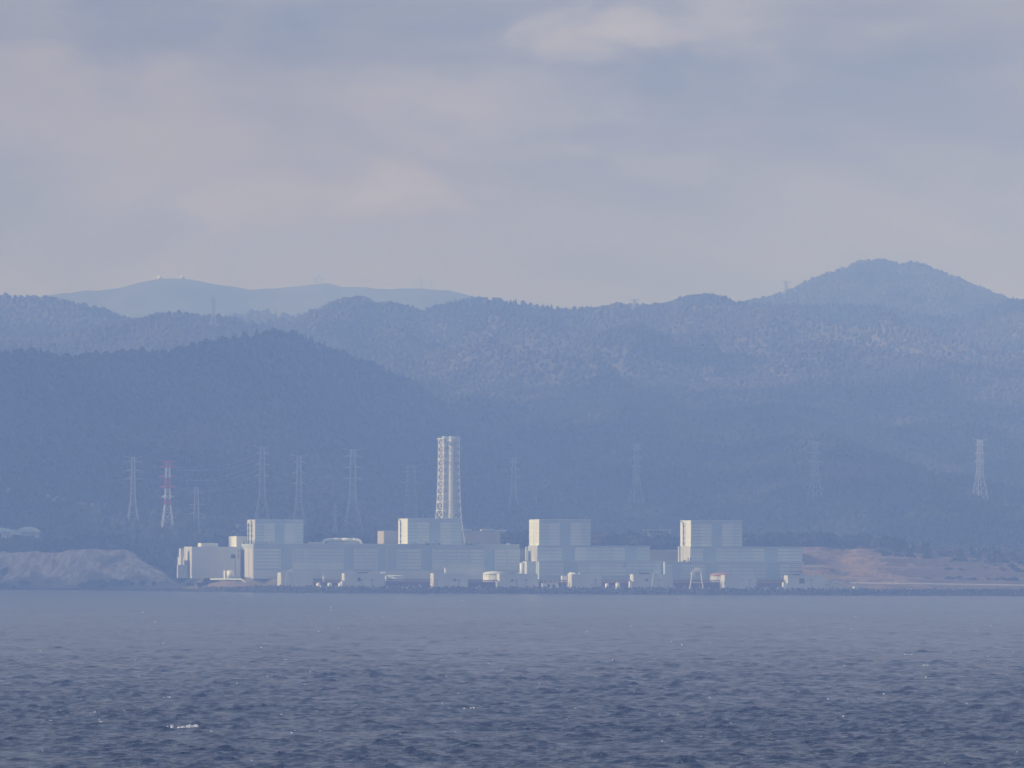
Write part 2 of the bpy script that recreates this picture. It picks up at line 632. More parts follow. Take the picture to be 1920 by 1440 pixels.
prof_near = [(-700, 690), (-300, 640), (-80, 665), (0, 655), (40, 650), (75, 652), (110, 662), (160, 660), (220, 654), (280, 656), (340, 650), (390, 632), (430, 628),
             (470, 622), (510, 612), (560, 622), (600, 640), (700, 678), (780, 716), (830, 752), (870, 790), (910, 803), (950, 792), (1000, 780), (1100, 764),
             (1180, 752), (1240, 748), (1330, 768), (1400, 760), (1460, 752), (1520, 762), (1580, 782), (1650, 800), (1720, 828), (1800, 846), (1920, 858), (2100, 830), (2600, 800)]
prof_main = [(-600, 700), (0, 690), (200, 680), (400, 640), (470, 620), (520, 603), (560, 594), (590, 580), (620, 566), (650, 561), (690, 562), (702, 570), (730, 566),
             (762, 570), (790, 578), (812, 571), (850, 560), (900, 554), (930, 556), (960, 562), (1010, 568), (1070, 575), (1130, 572), (1160, 569), (1200, 573),
             (1250, 570), (1280, 559), (1320, 553), (1350, 556), (1390, 563), (1450, 567), (1530, 566), (1600, 569), (1650, 568), (1700, 580), (1760, 592), (1800, 590), (1850, 570), (1890, 560),
             (1920, 562), (2100, 600), (2600, 640)]
prof_peak = [(1000, 640), (1250, 600), (1350, 570), (1400, 562), (1440, 553), (1470, 544), (1500, 530), (1540, 512), (1580, 500), (1610, 490), (1640, 484), (1665, 487), (1690, 494),
             (1720, 491), (1750, 500), (1780, 514), (1830, 532), (1870, 549), (1895, 560), (1930, 575), (2100, 620), (2600, 700)]
prof_left = [(-700, 560), (-300, 535), (-80, 555), (0, 551), (40, 551), (95, 553), (130, 562), (165, 570), (200, 580), (230, 594), (262, 600), (300, 620), (400, 650), (600, 680), (2600, 760)]
prof_lpale = [(-700, 640), (0, 640), (150, 615), (240, 598), (262, 596), (290, 586), (330, 584), (370, 590), (400, 588), (430, 593), (460, 600), (520, 612), (600, 640), (2600, 760)]
prof_lback = [(-700, 600), (300, 600), (400, 596), (430, 590), (450, 585), (500, 581), (530, 587), (560, 590), (620, 585), (700, 600), (900, 640), (2600, 700)]
prof_far = [(-700, 560), (-200, 575), (60, 556), (90, 549), (105, 547), (130, 548), (170, 545), (230, 538), (265, 529), (300, 522), (340, 520), (375, 524), (420, 534), (470, 543), (510, 541),
            (560, 534), (610, 530), (640, 536), (680, 539), (730, 542), (790, 538), (830, 542), (870, 550), (900, 557), (960, 572), (1100, 590), (1600, 600), (2600, 610)]
TN, TM = 5.5, 5.5
near_hill = Hill('near_hills', prof_near, 6700, 7250, 20, 60, 11, 0.35, TN, 1.3, 0.85)
main_hill = Hill('main_ridge', prof_main, 8600, 11400, 60, 150, 23, 0.5, TM, 0.8, 0.9)
peak_hill = Hill('right_peak', prof_peak, 11400, 13200, 250, 80, 37, 0.4, TM, 1.0, 0.9)
left_hill = Hill('left_ridge', prof_left, 9500, 11800, 120, 90, 41, 0.5, TM, 0.9, 0.9)
lpale_hill = Hill('left_pale_ridge', prof_lpale, 8700, 10600, 120, 80, 53, -0.5, TM, 1.2, 0.9)
lback_hill = Hill('left_back_ridge', prof_lback, 12000, 13400, 200, 80, 67, 0.5, TM, 1.2, 0.9)
far_hill = Hill('far_range', prof_far, 14600, 17000, 200, 110, 71, 0.5, 0, 0.5, 0.9)
HILLS = [near_hill, main_hill, peak_hill, left_hill, lpale_hill, lback_hill, far_hill]
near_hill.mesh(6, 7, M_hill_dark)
main_hill.mesh(8, 10, M_hill)
peak_hill.mesh(9, 12, M_hill)
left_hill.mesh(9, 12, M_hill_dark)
lpale_hill.mesh(9, 12, M_hill)
lback_hill.mesh(10, 14, M_hill)
far_hill.mesh(9, 24, M_hill_far)


def terrain(x, Y):
    z = land_h(x, Y)
    for hl in HILLS[:2]:
        z = np.maximum(z, np.where(Y > hl.foot - 100, hl.h(x, Y), -99))
    return z


def hit_terrain(px, py, y0=6300, y1=12000):
    Y = np.arange(y0, y1, 4.0)
    d = ray(px, py)
    P = d[None, :] * (Y / d[1])[:, None]
    zt = terrain(P[:, 0], Y)
    k = np.argmax(P[:, 2] + CAM_H <= zt)
    if not (P[k, 2] + CAM_H <= zt[k]):
        k = len(Y) // 4
    return np.array([P[k, 0], Y[k], zt[k]])


# land sheet: fine where the plant stands, coarse to the horizon and beyond the frame
xs = np.concatenate([np.array([-30000, -12000, -6000, -3000, -1500, -900, -700]), np.arange(-620, 621, 4.0), np.array([700, 900, 1500, 3000, 6000, 12000, 30000])])
ys = np.concatenate([np.arange(5885, 6330, 3.0), 6330 * 1.012 ** np.arange(0, 40), np.array([11000, 14000, 20000, 30000, 45000])])
X, Y = np.meshgrid(xs, ys)
Y = Y.copy()
grid_obj('ground', X, Y, land_h(X, Y), M_ground, 'structure')

# cliff face on the left
u = np.linspace(-560, 410, 420)
vv = np.linspace(0, 1, 44)
PXX, V = np.meshgrid(u, vv)
Xc = (PXX - 960) / FPX * 6150
T = 20 + 40 * V ** 0.9 + (fbm(Xc / 26, V * 1.2, 5, 61) - 0.5) * 26 + (1 - np.abs(2 * fbm(Xc / 9, V * 1.5 + Xc / 60, 3, 64) - 1)) * 5 + (fbm(Xc / 3.5, V * 9, 3, 66) - 0.5) * 3
Yc = shore_y(Xc) + T
Zc = 1.5 + (cliff_top(Xc) - 1.5 + (fbm(Xc / 8, 0 * Xc, 3, 8) - 0.5) * 3) * V
grid_obj('cliff', Xc, Yc, Zc, M_cliff, 'structure', smooth=False)
# a closing shelf that joins cliff top and land
# terraced brown bank on the right
u = np.linspace(1496, 2350, 330)
vv = np.linspace(0, 1, 60)
PXX, V = np.meshgrid(u, vv)
Xc = (PXX - 960) / FPX * 6100
terr = V + 0.052 * np.sin(V * 2 * math.pi * 3.0)
T = 60 + 150 * V + (fbm(Xc / 40, V * 2.5, 4, 82) - 0.5) * 18 + 10 * np.exp(-((PXX - 1570) / 26) ** 2)
Zt = 9.5 + (bank_top(Xc) - 9.5) * np.clip(terr, 0, 1.02) + (fbm(Xc / 10, V * 14, 3, 85) - 0.5) * 1.4
grid_obj('grass_bank', Xc, shore_y(Xc) + T, Zt, M_bank, 'structure')
# low brown verge and road on the right shore
u = np.linspace(1612, 2350, 220)
PXX, V = np.meshgrid(u, np.linspace(0, 1, 10))
Xc = (PXX - 960) / FPX * 5990
Zt = 4.9 + 4.6 * V + (fbm(Xc / 7, V * 5, 3, 88) - 0.5) * 0.9 - (PXX - 1612) / 740 * 3.2 * V
grid_obj('grass_verge', Xc, shore_y(Xc) + 16 + 24 * V, Zt, M_bank, 'structure')
Xr = (np.meshgrid(np.linspace(1590, 2350, 60), [0, 1])[0] - 960) / FPX * 5990
Vr = np.meshgrid(np.linspace(1590, 2350, 60), [0, 1])[1]
Zr = 10.0 - (np.meshgrid(np.linspace(1590, 2350, 60), [0, 1])[0] - 1612) / 740 * 3.2 + Vr * 0.9
grid_obj('road', Xr, shore_y(Xr) + 41 + 9 * Vr, Zr, M_road, 'structure')


# ------------------------------------------------------------------ water
def wave_set(n, lmin, lmax, rms, spread, seed):
    r = np.random.default_rng(seed)
    L = lmin * (lmax / lmin) ** r.random(n)
    a = math.radians(262) + (r.normal(size=n)) * math.radians(spread)
    k = 2 * math.pi / L
    ph = r.random(n) * 2 * math.pi
    A = L ** 0.7
    A = A / math.sqrt((A ** 2).sum() / 2) * rms
    return L, k * np.cos(a), k * np.sin(a), ph, A


_a = wave_set(46, 1.5, 4.0, 0.068, 32, 5)
_b = wave_set(26, 4.0, 9.0, 0.036, 34, 6)
_c = wave_set(26, 9.0, 26.0, 0.085, 36, 8)
WL, WKX, WKY, WPH, WA = [np.concatenate([p_, q_]) for p_, q_ in zip(_a, _b)]
WL, WKX, WKY, WPH, WA = [np.concatenate([p_, q_]) for p_, q_ in zip((WL, WKX, WKY, WPH, WA), _c)]


def wave_h(X, Y, dY):
    Z = np.zeros_like(X)
    for L, kx, ky, ph, A in zip(WL, WKX, WKY, WPH, WA):
        w_ = np.clip((L / dY - 1.2) / 1.2, 0.55, 1)
        Z += A * w_ * np.sin(kx * X + ky * Y + ph)
    g = 0.45 + 0.6 * vnoise(X / 38, Y / 70, 4) + 0.8 * vnoise(X / 3, Y / 18, 6)
    Z = Z * g
    return Z + 1.3 * np.maximum(Z, 0) ** 2


rows = [1095.0]
while rows[-1] < 6300:
    d = rows[-1]
    rows.append(d + (max(0.75, d * d / 3.0e6) if d < 2500 else d * d / 2.0e6))
rows = np.array(rows)
tanx = np.concatenate([[-60, -8, -2, -0.6, -0.25, -0.14], np.linspace(-0.095, 0.095, 330), [0.14, 0.25, 0.6, 2, 8, 60]])
X = rows[:, None] * tanx[None, :]
Y = np.repeat(rows[:, None], len(tanx), 1)
dY = np.gradient(rows)[:, None] * np.ones_like(X)
Zw = wave_h(X, Y, dY)
fade = np.ones(len(tanx))
fade[:6] = 0
fade[-6:] = 0
Zw *= fade[None, :] * sstep(1095, 1105, Y) * (1 - sstep(5850, 5930, Y) * 0.6)
back = np.array([-30000.0, -5000, 0, 600])
Xb = np.repeat((1095.0 * tanx)[None, :], 4, 0)
Yb = np.repeat(back[:, None], len(tanx), 1)
tail = np.array([9000.0, 30000.0, 50000.0])
Xt = np.repeat((6300.0 * tanx)[None, :], 3, 0)
Yt = np.repeat(tail[:, None], len(tanx), 1)
X = np.concatenate([Xb, X, Xt])
Y = np.concatenate([Yb, Y, Yt])
Zw = np.concatenate([np.zeros_like(Xb), Zw, np.zeros_like(Xt) - 3])

mw = bpy.data.materials.new('sea_water')
mw.use_nodes = True
t = NT(mw.node_tree)
b = t.n['Principled BSDF']
g = t.new('ShaderNodeNewGeometry')
pos = g.outputs['Position']
na = t.noise(t.mapping(pos, (1.5, 0.35, 0.5)), 1.0, 4, 0.6, 0.4)
nb = t.noise(t.mapping(pos, (0.14, 0.045, 0.1)), 1.0, 5, 0.65, 0.3)
nc = t.noise(t.mapping(pos, (0.010, 0.0022, 0.1)), 1.0, 4, 0.6, 0.3)
cc = t.mix(t.ramp(nb, 0.35, 0.65), c4((0.006, 0.012, 0.026)), c4((0.022, 0.034, 0.060)))
t.put(b.inputs['Base Color'], cc)
b.inputs['IOR'].default_value = 1.333
nd_ = t.noise(t.mapping(pos, (0.22, 0.016, 0.1)), 1.0, 5, 0.7, 0.4)
patch = t.ramp(nd_, 0.38, 0.62)
t.put(b.inputs['Roughness'], t.math('ADD', t.math('MULTIPLY', nc, 0.12), 0.15))
hsum = t.math('ADD', t.math('MULTIPLY', na, 0.7), t.math('MULTIPLY', nb, 0.6))
hsum = t.math('MULTIPLY', hsum, t.math('ADD', t.math('MULTIPLY', patch, 1.5), 0.25))
bp = t.new('ShaderNodeBump')
bp.inputs['Strength'].default_value = 1.0
bp.inputs['Distance'].default_value = 1.0
t.l.new(hsum, bp.inputs['Height'])
t.l.new(bp.outputs[0], b.inputs['Normal'])
water = grid_obj('water', X, Y, Zw, mw, 'structure')

# foam: breaking crests and flecks
fm = MB()
fr = random.Random(4)


def foam(px, py, wpx, hm=0.35, n=6, slope=0.0):
    c = sea_at(px, py)
    m = m_per_px(c[1])
    for k in range(n):
        fx = (fr.random() - 0.5)
        x = c[0] + fx * wpx * m
        y = c[1] - fx * wpx * m * slope + fr.uniform(-1, 1) * 0.5
        z = float(wave_h(np.array([[x]]), np.array([[y]]), np.array([[0.75]]))[0, 0])
        rr = min(wpx * m * fr.uniform(0.10, 0.26), fr.uniform(0.15, 0.42))
        hh = hm * fr.uniform(0.4, 1.0)
        nn = 7
        vs = []
        for j, sc_ in enumerate((1.0, 0.7)):
            for i in range(nn):
                a = 2 * math.pi * i / nn
                q = rr * sc_ * fr.uniform(0.7, 1.15)
                vs.append((x + q * math.cos(a), y + 0.5 * q * math.sin(a), z - 0.15 + j * (hh + 0.15) * fr.uniform(0.7, 1.1)))
        vs.append((x, y, z + hh))
        fs = [(i, (i + 1) % nn, nn + (i + 1) % nn, nn + i) for i in range(nn)] + [(nn + i, nn + (i + 1) % nn, 2 * nn) for i in range(nn)]
        fm.add(vs, fs)


foam(361, 1363.0, 20, 0.75, 12)
foam(352, 1364.5, 24, 0.5, 12)
foam(338, 1366.5, 40, 0.34, 22)
foam(318, 1367, 14, 0.38, 8)
foam(386, 1372.5, 28, 0.16, 16)
for (a, b_, wd) in ((190, 1357, 9), (233, 1334, 17), (175, 1336, 8), (580, 1371, 60), (255, 1237, 7), (535, 1238, 7), (268, 1149, 5), (22, 1346, 7), (312, 1308, 14), (708, 1158, 26), (690, 1159, 10),
                    (1390, 1145, 6), (1705, 1228, 20), (1740, 1248, 26), (1497, 1299, 12), (1655, 1304, 9), (1805, 1320, 16), (1640, 1200, 5), (1440, 1203, 5), (1585, 1343, 12), (880, 1330, 22), (620, 1139, 5), (1797, 1290, 6), (1720, 1181, 5), (1860, 1294, 14), (1240, 1238, 6)):
    foam(a, b_, wd * 0.9, 0.26, 5)
for k in range(110):
    py = 1125 + 310 * fr.random() ** 0.9
    foam(fr.uniform(10, 1910), py, fr.uniform(2.0, 6.0), 0.22 * (1 + (1430 - py) / 200), 2)
o = fm.build('sea_foam', M_foam)
tag(o, 'white flecks of foam on breaking wave crests', 'foam', kind='stuff')

# ------------------------------------------------------------------ plant blocks
TH = math.radians(9.5)
U = np.array([math.cos(TH), math.sin(TH)])
Vv = np.array([-math.sin(TH), math.cos(TH)])
OX = np.zeros(3)


class Block:
    """A box building seen with its left side. px: left end of the left face, near corner, right end of the front; py: top."""
    def __init__(s, Y, xl, xc, xr, yt, z0, root=None, name=None, label=None, cat='building', group=None, L=None, th=None):
        a = TH if th is None else th
        s.u = np.array([math.cos(a), math.sin(a)])
        s.v = np.array([-math.sin(a), math.cos(a)])
        s.C = at(xc, yt, Y)
        s.z1 = s.C[2]
        s.z0 = z0
        s.ym = yt + 10
        s.W = s.front(xr, yt)[0]
        s.L = s.side(xl, yt)[0] if L is None else L
        s.root = root or empty(name, (s.C[0], s.C[1], z0), label, cat, group)

    def front(s, px, py):
        d = ray(px, py)
        tt = ((s.C[:2]) @ s.v) / (d[:2] @ s.v)
        p = d * tt
        return ((p[:2] - s.C[:2]) @ s.u, p[2] + CAM_H)

    def side(s, px, py):
        d = ray(px, py)
        tt = ((s.C[:2]) @ s.u) / (d[:2] @ s.u)
        p = d * tt
        return ((p[:2] - s.C[:2]) @ s.v, p[2] + CAM_H)

    def body(s, m, name='wall', grow=0.0):
        return MB().box(s.C, s.u, s.v, 0, s.W, 0, s.L, s.z0, s.z1).build(name, m, s.root)

    def fb(s, name, x0, x1, y0, y1, proud, m, parent=None, sink=0.0):
        """a box on the front face from pixel x0..x1, y0..y1"""
        a0 = s.front(x0, (y0 + y1) / 2)[0]
        a1 = s.front(x1, (y0 + y1) / 2)[0]
        zt = s.front((x0 + x1) / 2, y0)[1]
        zb = s.front((x0 + x1) / 2, y1)[1]
        return MB().box(s.C, s.u, s.v, a0, a1, -proud, -0.003 + sink, zb, zt).build(name, m, parent or s.root)

    def sb(s, name, x0, x1, y0, y1, proud, m, parent=None):
        """a box on the left face"""
        b0 = s.side(x1, (y0 + y1) / 2)[0]
        b1 = s.side(x0, (y0 + y1) / 2)[0]
        zt = s.side((x0 + x1) / 2, y0)[1]
        zb = s.side((x0 + x1) / 2, y1)[1]
        return MB().box(s.C, s.u, s.v, -proud, -0.003, b0, b1, zb, zt).build(name, m, parent or s.root)

    def pt(s, a, b, z):
        return (s.C[0] + s.u[0] * a + s.v[0] * b, s.C[1] + s.u[1] * a + s.v[1] * b, z)

    def parapet(s, m, h=0.9, t_=0.5):
        k = MB()
        k.box(s.C, s.u, s.v, -0.15, s.W + 0.15, -0.15, t_, s.z1, s.z1 + h)
        k.box(s.C, s.u, s.v, -0.15, t_, t_, s.L + 0.15, s.z1, s.z1 + h)
        k.box(s.C, s.u, s.v, s.W - t_, s.W + 0.15, t_, s.L + 0.15, s.z1, s.z1 + h)
        return k.build('parapet', m, s.root)


def panel_rows(B, x0, x1, y0, y1, n, m, gap=0.32, proud=0.25, name='cladding_panel'):
    h = (y1 - y0) / n
    for k in range(n):
        B.fb(name, x0 + 0.15, x1 - 0.15, y0 + k * h + h * gap * 0.5, y0 + (k + 1) * h - h * gap * 0.5, proud, m)


def stack_pipe(B, px, y0, y1, hook=0, dark=M_dark):
    b0, zt = B.side(px, y0)
    _, zb = B.side(px, y1)
    k = MB()
    pts = [B.pt(-1.2, b0, zb), B.pt(-1.2, b0, zt - 2)]
    if hook:
        pts += [B.pt(-1.2, b0 + hook * 0.5, zt - 0.6), B.pt(-1.2, b0 + hook, zt)]
    k.path(pts, 0.42, 6)
    for q in range(4):
        z = zb + (zt - 2 - zb) * (q + 0.5) / 4
        k.box(B.pt(0, b0, z), B.u, B.v, -1.9, 0, -1.6, 1.6, z - 0.35, z + 0.35)
    return k.build('vent_pipe', dark, B.root)


def reactor(Y, xl, xc, xr, yt, yb, label, z0, pipes, tint, cfrac=(0.40, 0.585), split=0.45, side=None):
    B = Block(Y, xl, xc, xr, yt, z0, name='reactor_building', label=label, group='tall pale blocks of the power plant')
    B.body(M_teal)
    W = xr - xc
    sx = xc + W * cfrac[0]
    ex = xc + W * cfrac[1]
    B.fb('cornice', xc, xr, yt, yt + 1.2, 0.5, M_panel)
    B.fb('cornice_band', xc + 0.2, xr - 0.2, yt + 1.6, yt + 6.4, 0.12, M_teal)
    lx = xc + (sx - xc) * split
    rx = ex + (xr - ex) * (1 - split)
    n = 7
    panel_rows(B, xc + 0.3, lx, yt + 7, yb, n, M_panelt, 0.34)
    panel_rows(B, lx, sx, yt + 7, yb, n, M_panel, 0.14, 0.3)
    panel_rows(B, ex, rx, yt + 7, yb, n, M_panel, 0.14, 0.3)
    panel_rows(B, rx, xr - 0.3, yt + 7, yb, n, M_panelt, 0.34)
    B.fb('centre_strip', sx + 0.3, ex - 0.3, yt + 7, yb - 0.3, 0.1, M_bay)
    B.fb('downpipe', ex + 1.0, ex + 1.7, yt + 2, yb - 0.5, 0.8, M_teal)
    nc_ = 4
    for c in range(nc_):
        a = xl + (xc - xl) * c / nc_
        bq = xl + (xc - xl) * (c + 1) / nc_
        for r in range(6):
            ya = yt + 0.4 + (yb - yt - 0.4) * r / 6
            yb_ = yt + 0.4 + (yb - yt - 0.4) * (r + 1) / 6
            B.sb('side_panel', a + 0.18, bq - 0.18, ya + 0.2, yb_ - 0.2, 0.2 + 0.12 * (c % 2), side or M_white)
    for (p, hk) in pipes:
        stack_pipe(B, p, yt + 2, yb - 1, hk)
    # aerial and rail on the roof
    k = MB()
    a = B.W * 0.5
    k.bar(B.pt(a, 4, B.z1), B.pt(a, 4, B.z1 + 2.6), 0.16)
    k.bar(B.pt(a - 0.8, 4, B.z1 + 1.7), B.pt(a + 0.8, 4, B.z1 + 1.7), 0.1)
    k.build('roof_aerial', M_dark, B.root)
    return B


GZ = 11.4
# --- long turbine hall of the two left units
T43 = Block(6000, 451, 476, 974, 1020, GZ, name='turbine_building', label='very long low hall with blue recessed bays under the two left tall blocks', group='long turbine halls')
T43.body(M_teal)
T43.fb('cornice', 476, 974, 1019.6, 1021.2, 0.9, M_panelt)
T43.fb('roof_band', 476.2, 973.8, 1021.4, 1026.6, 0.5, M_teal)
T43.sb('roof_band', 451.5, 475.7, 1019.6, 1025.5, 0.5, M_teal)
bays = [(527, 547), (645, 663), (708, 723), (727, 742), (790, 810), (908, 927)]


def yoff(x):
    return (x - 476) * 0.0050


for (a, b_) in bays:
    o_ = yoff(a)
    T43.fb('recessed_bay', a + 0.5, b_ - 0.5, 1027.4 + o_, 1066.5 + o_, 0.06, M_bay)
pil = [525.6, 548.5, 571, 595, 619, 643.6, 664.6, 685, 706.7, 725, 743.4, 766, 788.7, 811.5, 836, 859.5, 883, 906.6, 928.6, 951, 973]
for p in pil:
    T43.fb('pilaster', p - 0.9, p + 0.9, 1027.3 + yoff(p), 1068 + yoff(p), 0.8, M_panel)
edges = [476.6] + pil
for a, b_ in zip(edges[:-1], edges[1:]):
    mid = (a + b_) / 2
    if any(x0 - 1 < mid < x1 + 1 for x0, x1 in bays):
        continue
    n = 4 if 548 < mid < 643 or 811 < mid < 906 else 6
    o_ = yoff(mid)
    y1 = 1028 + o_ + n * 6.4
    panel_rows(T43, a + 1.1, b_ - 1.1, 1028 + o_, y1, n, M_panelt if int(mid) % 3 else M_panel, 0.24, 0.25)
    if n == 4:
        T43.fb('cladding_panel', a + 1.1, b_ - 1.1, y1 + 0.4, 1067.5 + o_, 0.25, M_panel)
T43.fb('plinth_wall', 476.3, 973.6, 1070, 1086, 0.45, M_pump)
T43.sb('side_pilaster', 451.2, 454.5, 1026.5, 1080, 0.7, M_conc)
T43.sb('side_panel', 459.5, 467.3, 1026.5, 1082, 0.6, M_conc)
T43.sb('side_panel', 467.7, 475.3, 1026.5, 1082, 0.6, M_conc)
# annex in front of the hall
AN = Block(5994, 833, 835, 910, 1064.5, GZ, root=T43.root, L=5.5)
AN.body(M_pump, 'annex')
AN.fb('annex_panel', 837, 872, 1066, 1078, 0.2, M_panel)
AN.fb('annex_panel', 873, 908.5, 1066, 1078, 0.2, M_panel)

R4 = reactor(6024, 464, 479, 569, 974, 1020.5, 'tall banded block at the left end, dark pipes on its sunlit side', T43.z1 + 0.02, [(468.5, 0), (474, 6)], 0, side=M_soft)  # side panels toned down to stand for partial shade
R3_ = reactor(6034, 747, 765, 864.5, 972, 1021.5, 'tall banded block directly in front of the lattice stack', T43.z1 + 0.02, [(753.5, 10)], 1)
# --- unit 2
T2 = Block(6006, 989.6, 1008, 1219, 1023.3, 17.8, name='turbine_building', label='two tier hall running right from the second tall block from the right', group='long turbine halls')
T2.body(M_teal)
T2.fb('cornice', 1008, 1219, 1023, 1024.6, 0.7, M_teal)
for (a, b_, m, n, gp) in ((1009, 1031.5, M_panelt, 4, 0.22), (1032, 1055, M_panelt, 4, 0.2), (1078, 1101, M_panel, 4, 0.12), (1101.5, 1124.5, M_panelt, 4, 0.2), (1126, 1149, M_panelt, 4, 0.25), (1149.5, 1171.5, M_panel, 4, 0.2), (1195, 1218, M_panelt, 4, 0.25)):
    panel_rows(T2, a, b_, 1026, 1051.5, n, m, gp)
for (a, b_) in ((1056, 1077), (1173, 1193.5)):
    T2.fb('recessed_bay', a, b_, 1025.5, 1051.5, 0.06, M_bay)
for c in range(3):
    T2.sb('side_panel', 990.2 + c * 5.9, 995.7 + c * 5.9, 1024.5, 1053, 0.3, M_conc)
T2L = Block(5999, 1005, 1011, 1241, 1052.3, GZ, root=T2.root, L=34)
T2L.body(M_teal, 'lower_hall')
T2L.fb('cornice', 1011, 1241, 1052, 1053.2, 0.6, M_panel)
for (a, b_) in ((1012, 1034), (1034.5, 1057), (1083, 1105), (1105.5, 1127.5), (1129, 1152), (1152.5, 1174), (1176, 1198), (1200, 1220), (1221, 1240)):
    panel_rows(T2L, a, b_, 1055, 1080, 4, M_panelt if a < 1100 or a > 1170 else M_panel, 0.22)
T2L.fb('louvre', 1086, 1127, 1057.6, 1059, 0.35, M_bay)
T2L.fb('louvre', 1131, 1151, 1057.6, 1059, 0.35, M_bay)
T2L.fb('recessed_bay', 1058, 1082, 1054.5, 1072, 0.06, M_bay)
T2L.fb('oval_vent', 1168.5, 1172.5, 1052.5, 1065, 0.5, M_bay)
LB = Block(6014, 984.5, 988, 1008, 1052.5, GZ, root=T2.root, L=22)
LB.body(M_wall, 'stair_block')
k = MB()
for q in range(2):
    c = at(986.5 + q * 2.6, 1040, 6012)
    k.cyl(c, 0.7, 28, 40 - q * 2.5, 10)
k.build('vent_pipe', M_white, T2.root)
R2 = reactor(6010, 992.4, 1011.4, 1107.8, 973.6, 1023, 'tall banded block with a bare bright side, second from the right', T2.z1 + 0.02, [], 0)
# --- unit 1
T1 = Block(6016, 1276, 1295, 1505, 1025, 17.8, name='turbine_building', label='two tier hall running right to the brown bank from the rightmost tall block', group='long turbine halls')
T1.body(M_teal)
T1.fb('cornice', 1295, 1505, 1024.8, 1026.4, 0.7, M_teal)
for (a, b_, m, n, gp) in ((1296, 1318, M_panelt, 4, 0.12), (1343, 1365, M_panelt, 4, 0.2), (1365.5, 1388, M_panelt, 4, 0.25), (1389, 1411, M_panelt, 4, 0.25), (1411.5, 1433, M_panel, 4, 0.2), (1458, 1481, M_panel, 4, 0.25), (1481.5, 1504, M_panelt, 4, 0.25)):
    panel_rows(T1, a, b_, 1028, 1053, n, m, gp)
for (a, b_) in ((1319.5, 1341.5), (1436, 1456.5)):
    T1.fb('recessed_bay', a, b_, 1028, 1053, 0.06, M_bay)
for c in range(3):
    T1.sb('side_panel', 1276.4 + c * 6.2, 1282.2 + c * 6.2, 1026, 1052, 0.3, M_white if c < 0 else M_conc)
T1L = Block(6006, 1243, 1247, 1508.5, 1054, GZ, root=T1.root, L=38)
T1L.body(M_teal, 'lower_hall')
T1L.fb('cornice', 1247, 1508.5, 1053.8, 1055, 0.6, M_panel)
for (a, b_) in ((1249, 1260), (1279, 1301), (1301.5, 1322), (1347, 1369), (1371, 1391), (1393, 1415), (1417, 1437), (1462, 1483), (1484, 1507)):
    panel_rows(T1L, a, b_, 1057, 1085, 4, M_panelt if int(a) % 2 else M_panel, 0.22)
for (a, b_) in ((1262, 1277), (1324, 1345), (1439, 1460)):
    T1L.fb('recessed_bay', a, b_, 1057, 1085, 0.06, M_bay)
for (a, b_) in ((1372, 1390), (1394, 1411), (1420, 1433), (1485, 1505)):
    T1L.fb('louvre', a, b_, 1059.5, 1060.7, 0.35, M_bay)
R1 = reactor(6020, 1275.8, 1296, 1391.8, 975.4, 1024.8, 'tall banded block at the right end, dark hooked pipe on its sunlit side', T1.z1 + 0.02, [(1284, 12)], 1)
k = MB()
for (p, zt) in ((1273, 41), (1292, 28)):
    c = at(p, 1040, 6014)
    k.cyl(c, 0.75, 20, zt, 10)
k.build('vent_pipe', M_white, T1.root)
k = MB()
for q in range(9):
    c = at(1277 + q * 2.2, 1050, 6010)
    k.cyl(c, 0.35 + 0.3 * random.random(), 24, 27 + 5 * random.random(), 6)
k.build('roof_pipework', M_dark, T1.root)


# --- left cluster
A = Block(6052, 345, 360, 451, 1025, GZ, name='service_building', label='plain pale block building with stepped lit left end at the left edge of the plant')
A.body(M_pump)
A.fb('window', 433, 441.5, 1039.5, 1047, 0.15, M_glass)
A.fb('window', 446.3, 447.8, 1031, 1036, 0.15, M_glass)
A.fb('window', 446.3, 447.8, 1039, 1047, 0.15, M_glass)
A.fb('downpipe', 440.8, 441.4, 1048, 1075, 0.4, M_dark)
for c in range(4):
    A.sb('side_panel', 345.3 + c * 3.65, 348.5 + c * 3.65, 1026, 1078.5, 0.3, M_soft)  # partial shade of this end put into the panel colour
A2 = Block(6060, 376.5, 377.3, 409, 1018, A.z1, root=A.root, L=24)
A2.body(M_pump, 'penthouse')
A3 = Block(6066, 337, 339, 345.5, 1028.6, GZ, root=A.root, L=14)
A3.body(M_soft, 'stair_tower')
A4 = Block(6062, 333, 344.9, 345.6, 1045, GZ, root=A.root)
A4.body(M_soft, 'side_wing')
A5 = Block(6044, 331.5, 333.5, 351.5, 1059, GZ, root=A.root, L=7)
A5.body(M_conc, 'lean_to')
B5 = Block(6078, 429, 444, 463.5, 1005.3, GZ, name='vent_house', label='small bright white sided box rising behind the plain pale block')
B5.body(M_pump)
for c in range(4):
    B5.sb('side_panel', 429.2 + c * 3.7, 432.6 + c * 3.7, 1005.8, 1024.7, 0.3, M_white)
k = MB()
c = at(432, 1075, 6022)
tk = empty('storage_tank', (c[0], c[1], GZ), 'white upright tank at the foot of the plain pale block', 'tank')
MB().cyl(c, 3.0, GZ, at(432, 1070, 6022)[2], 18).build('tank_shell', M_white, tk, True)
MB().dome(c, 3.05, at(432, 1070, 6022)[2], 0.6, 18, 3).build('tank_roof', M_conc, tk)
TB = Block(6026, 418, 421.5, 428, 1070, GZ, name='equipment_cabin', label='little white cabin left of the white upright tank', L=8)
TB.body(M_white)
TB.fb('door', 423, 425, 1074, 1080, 0.1, M_conc)

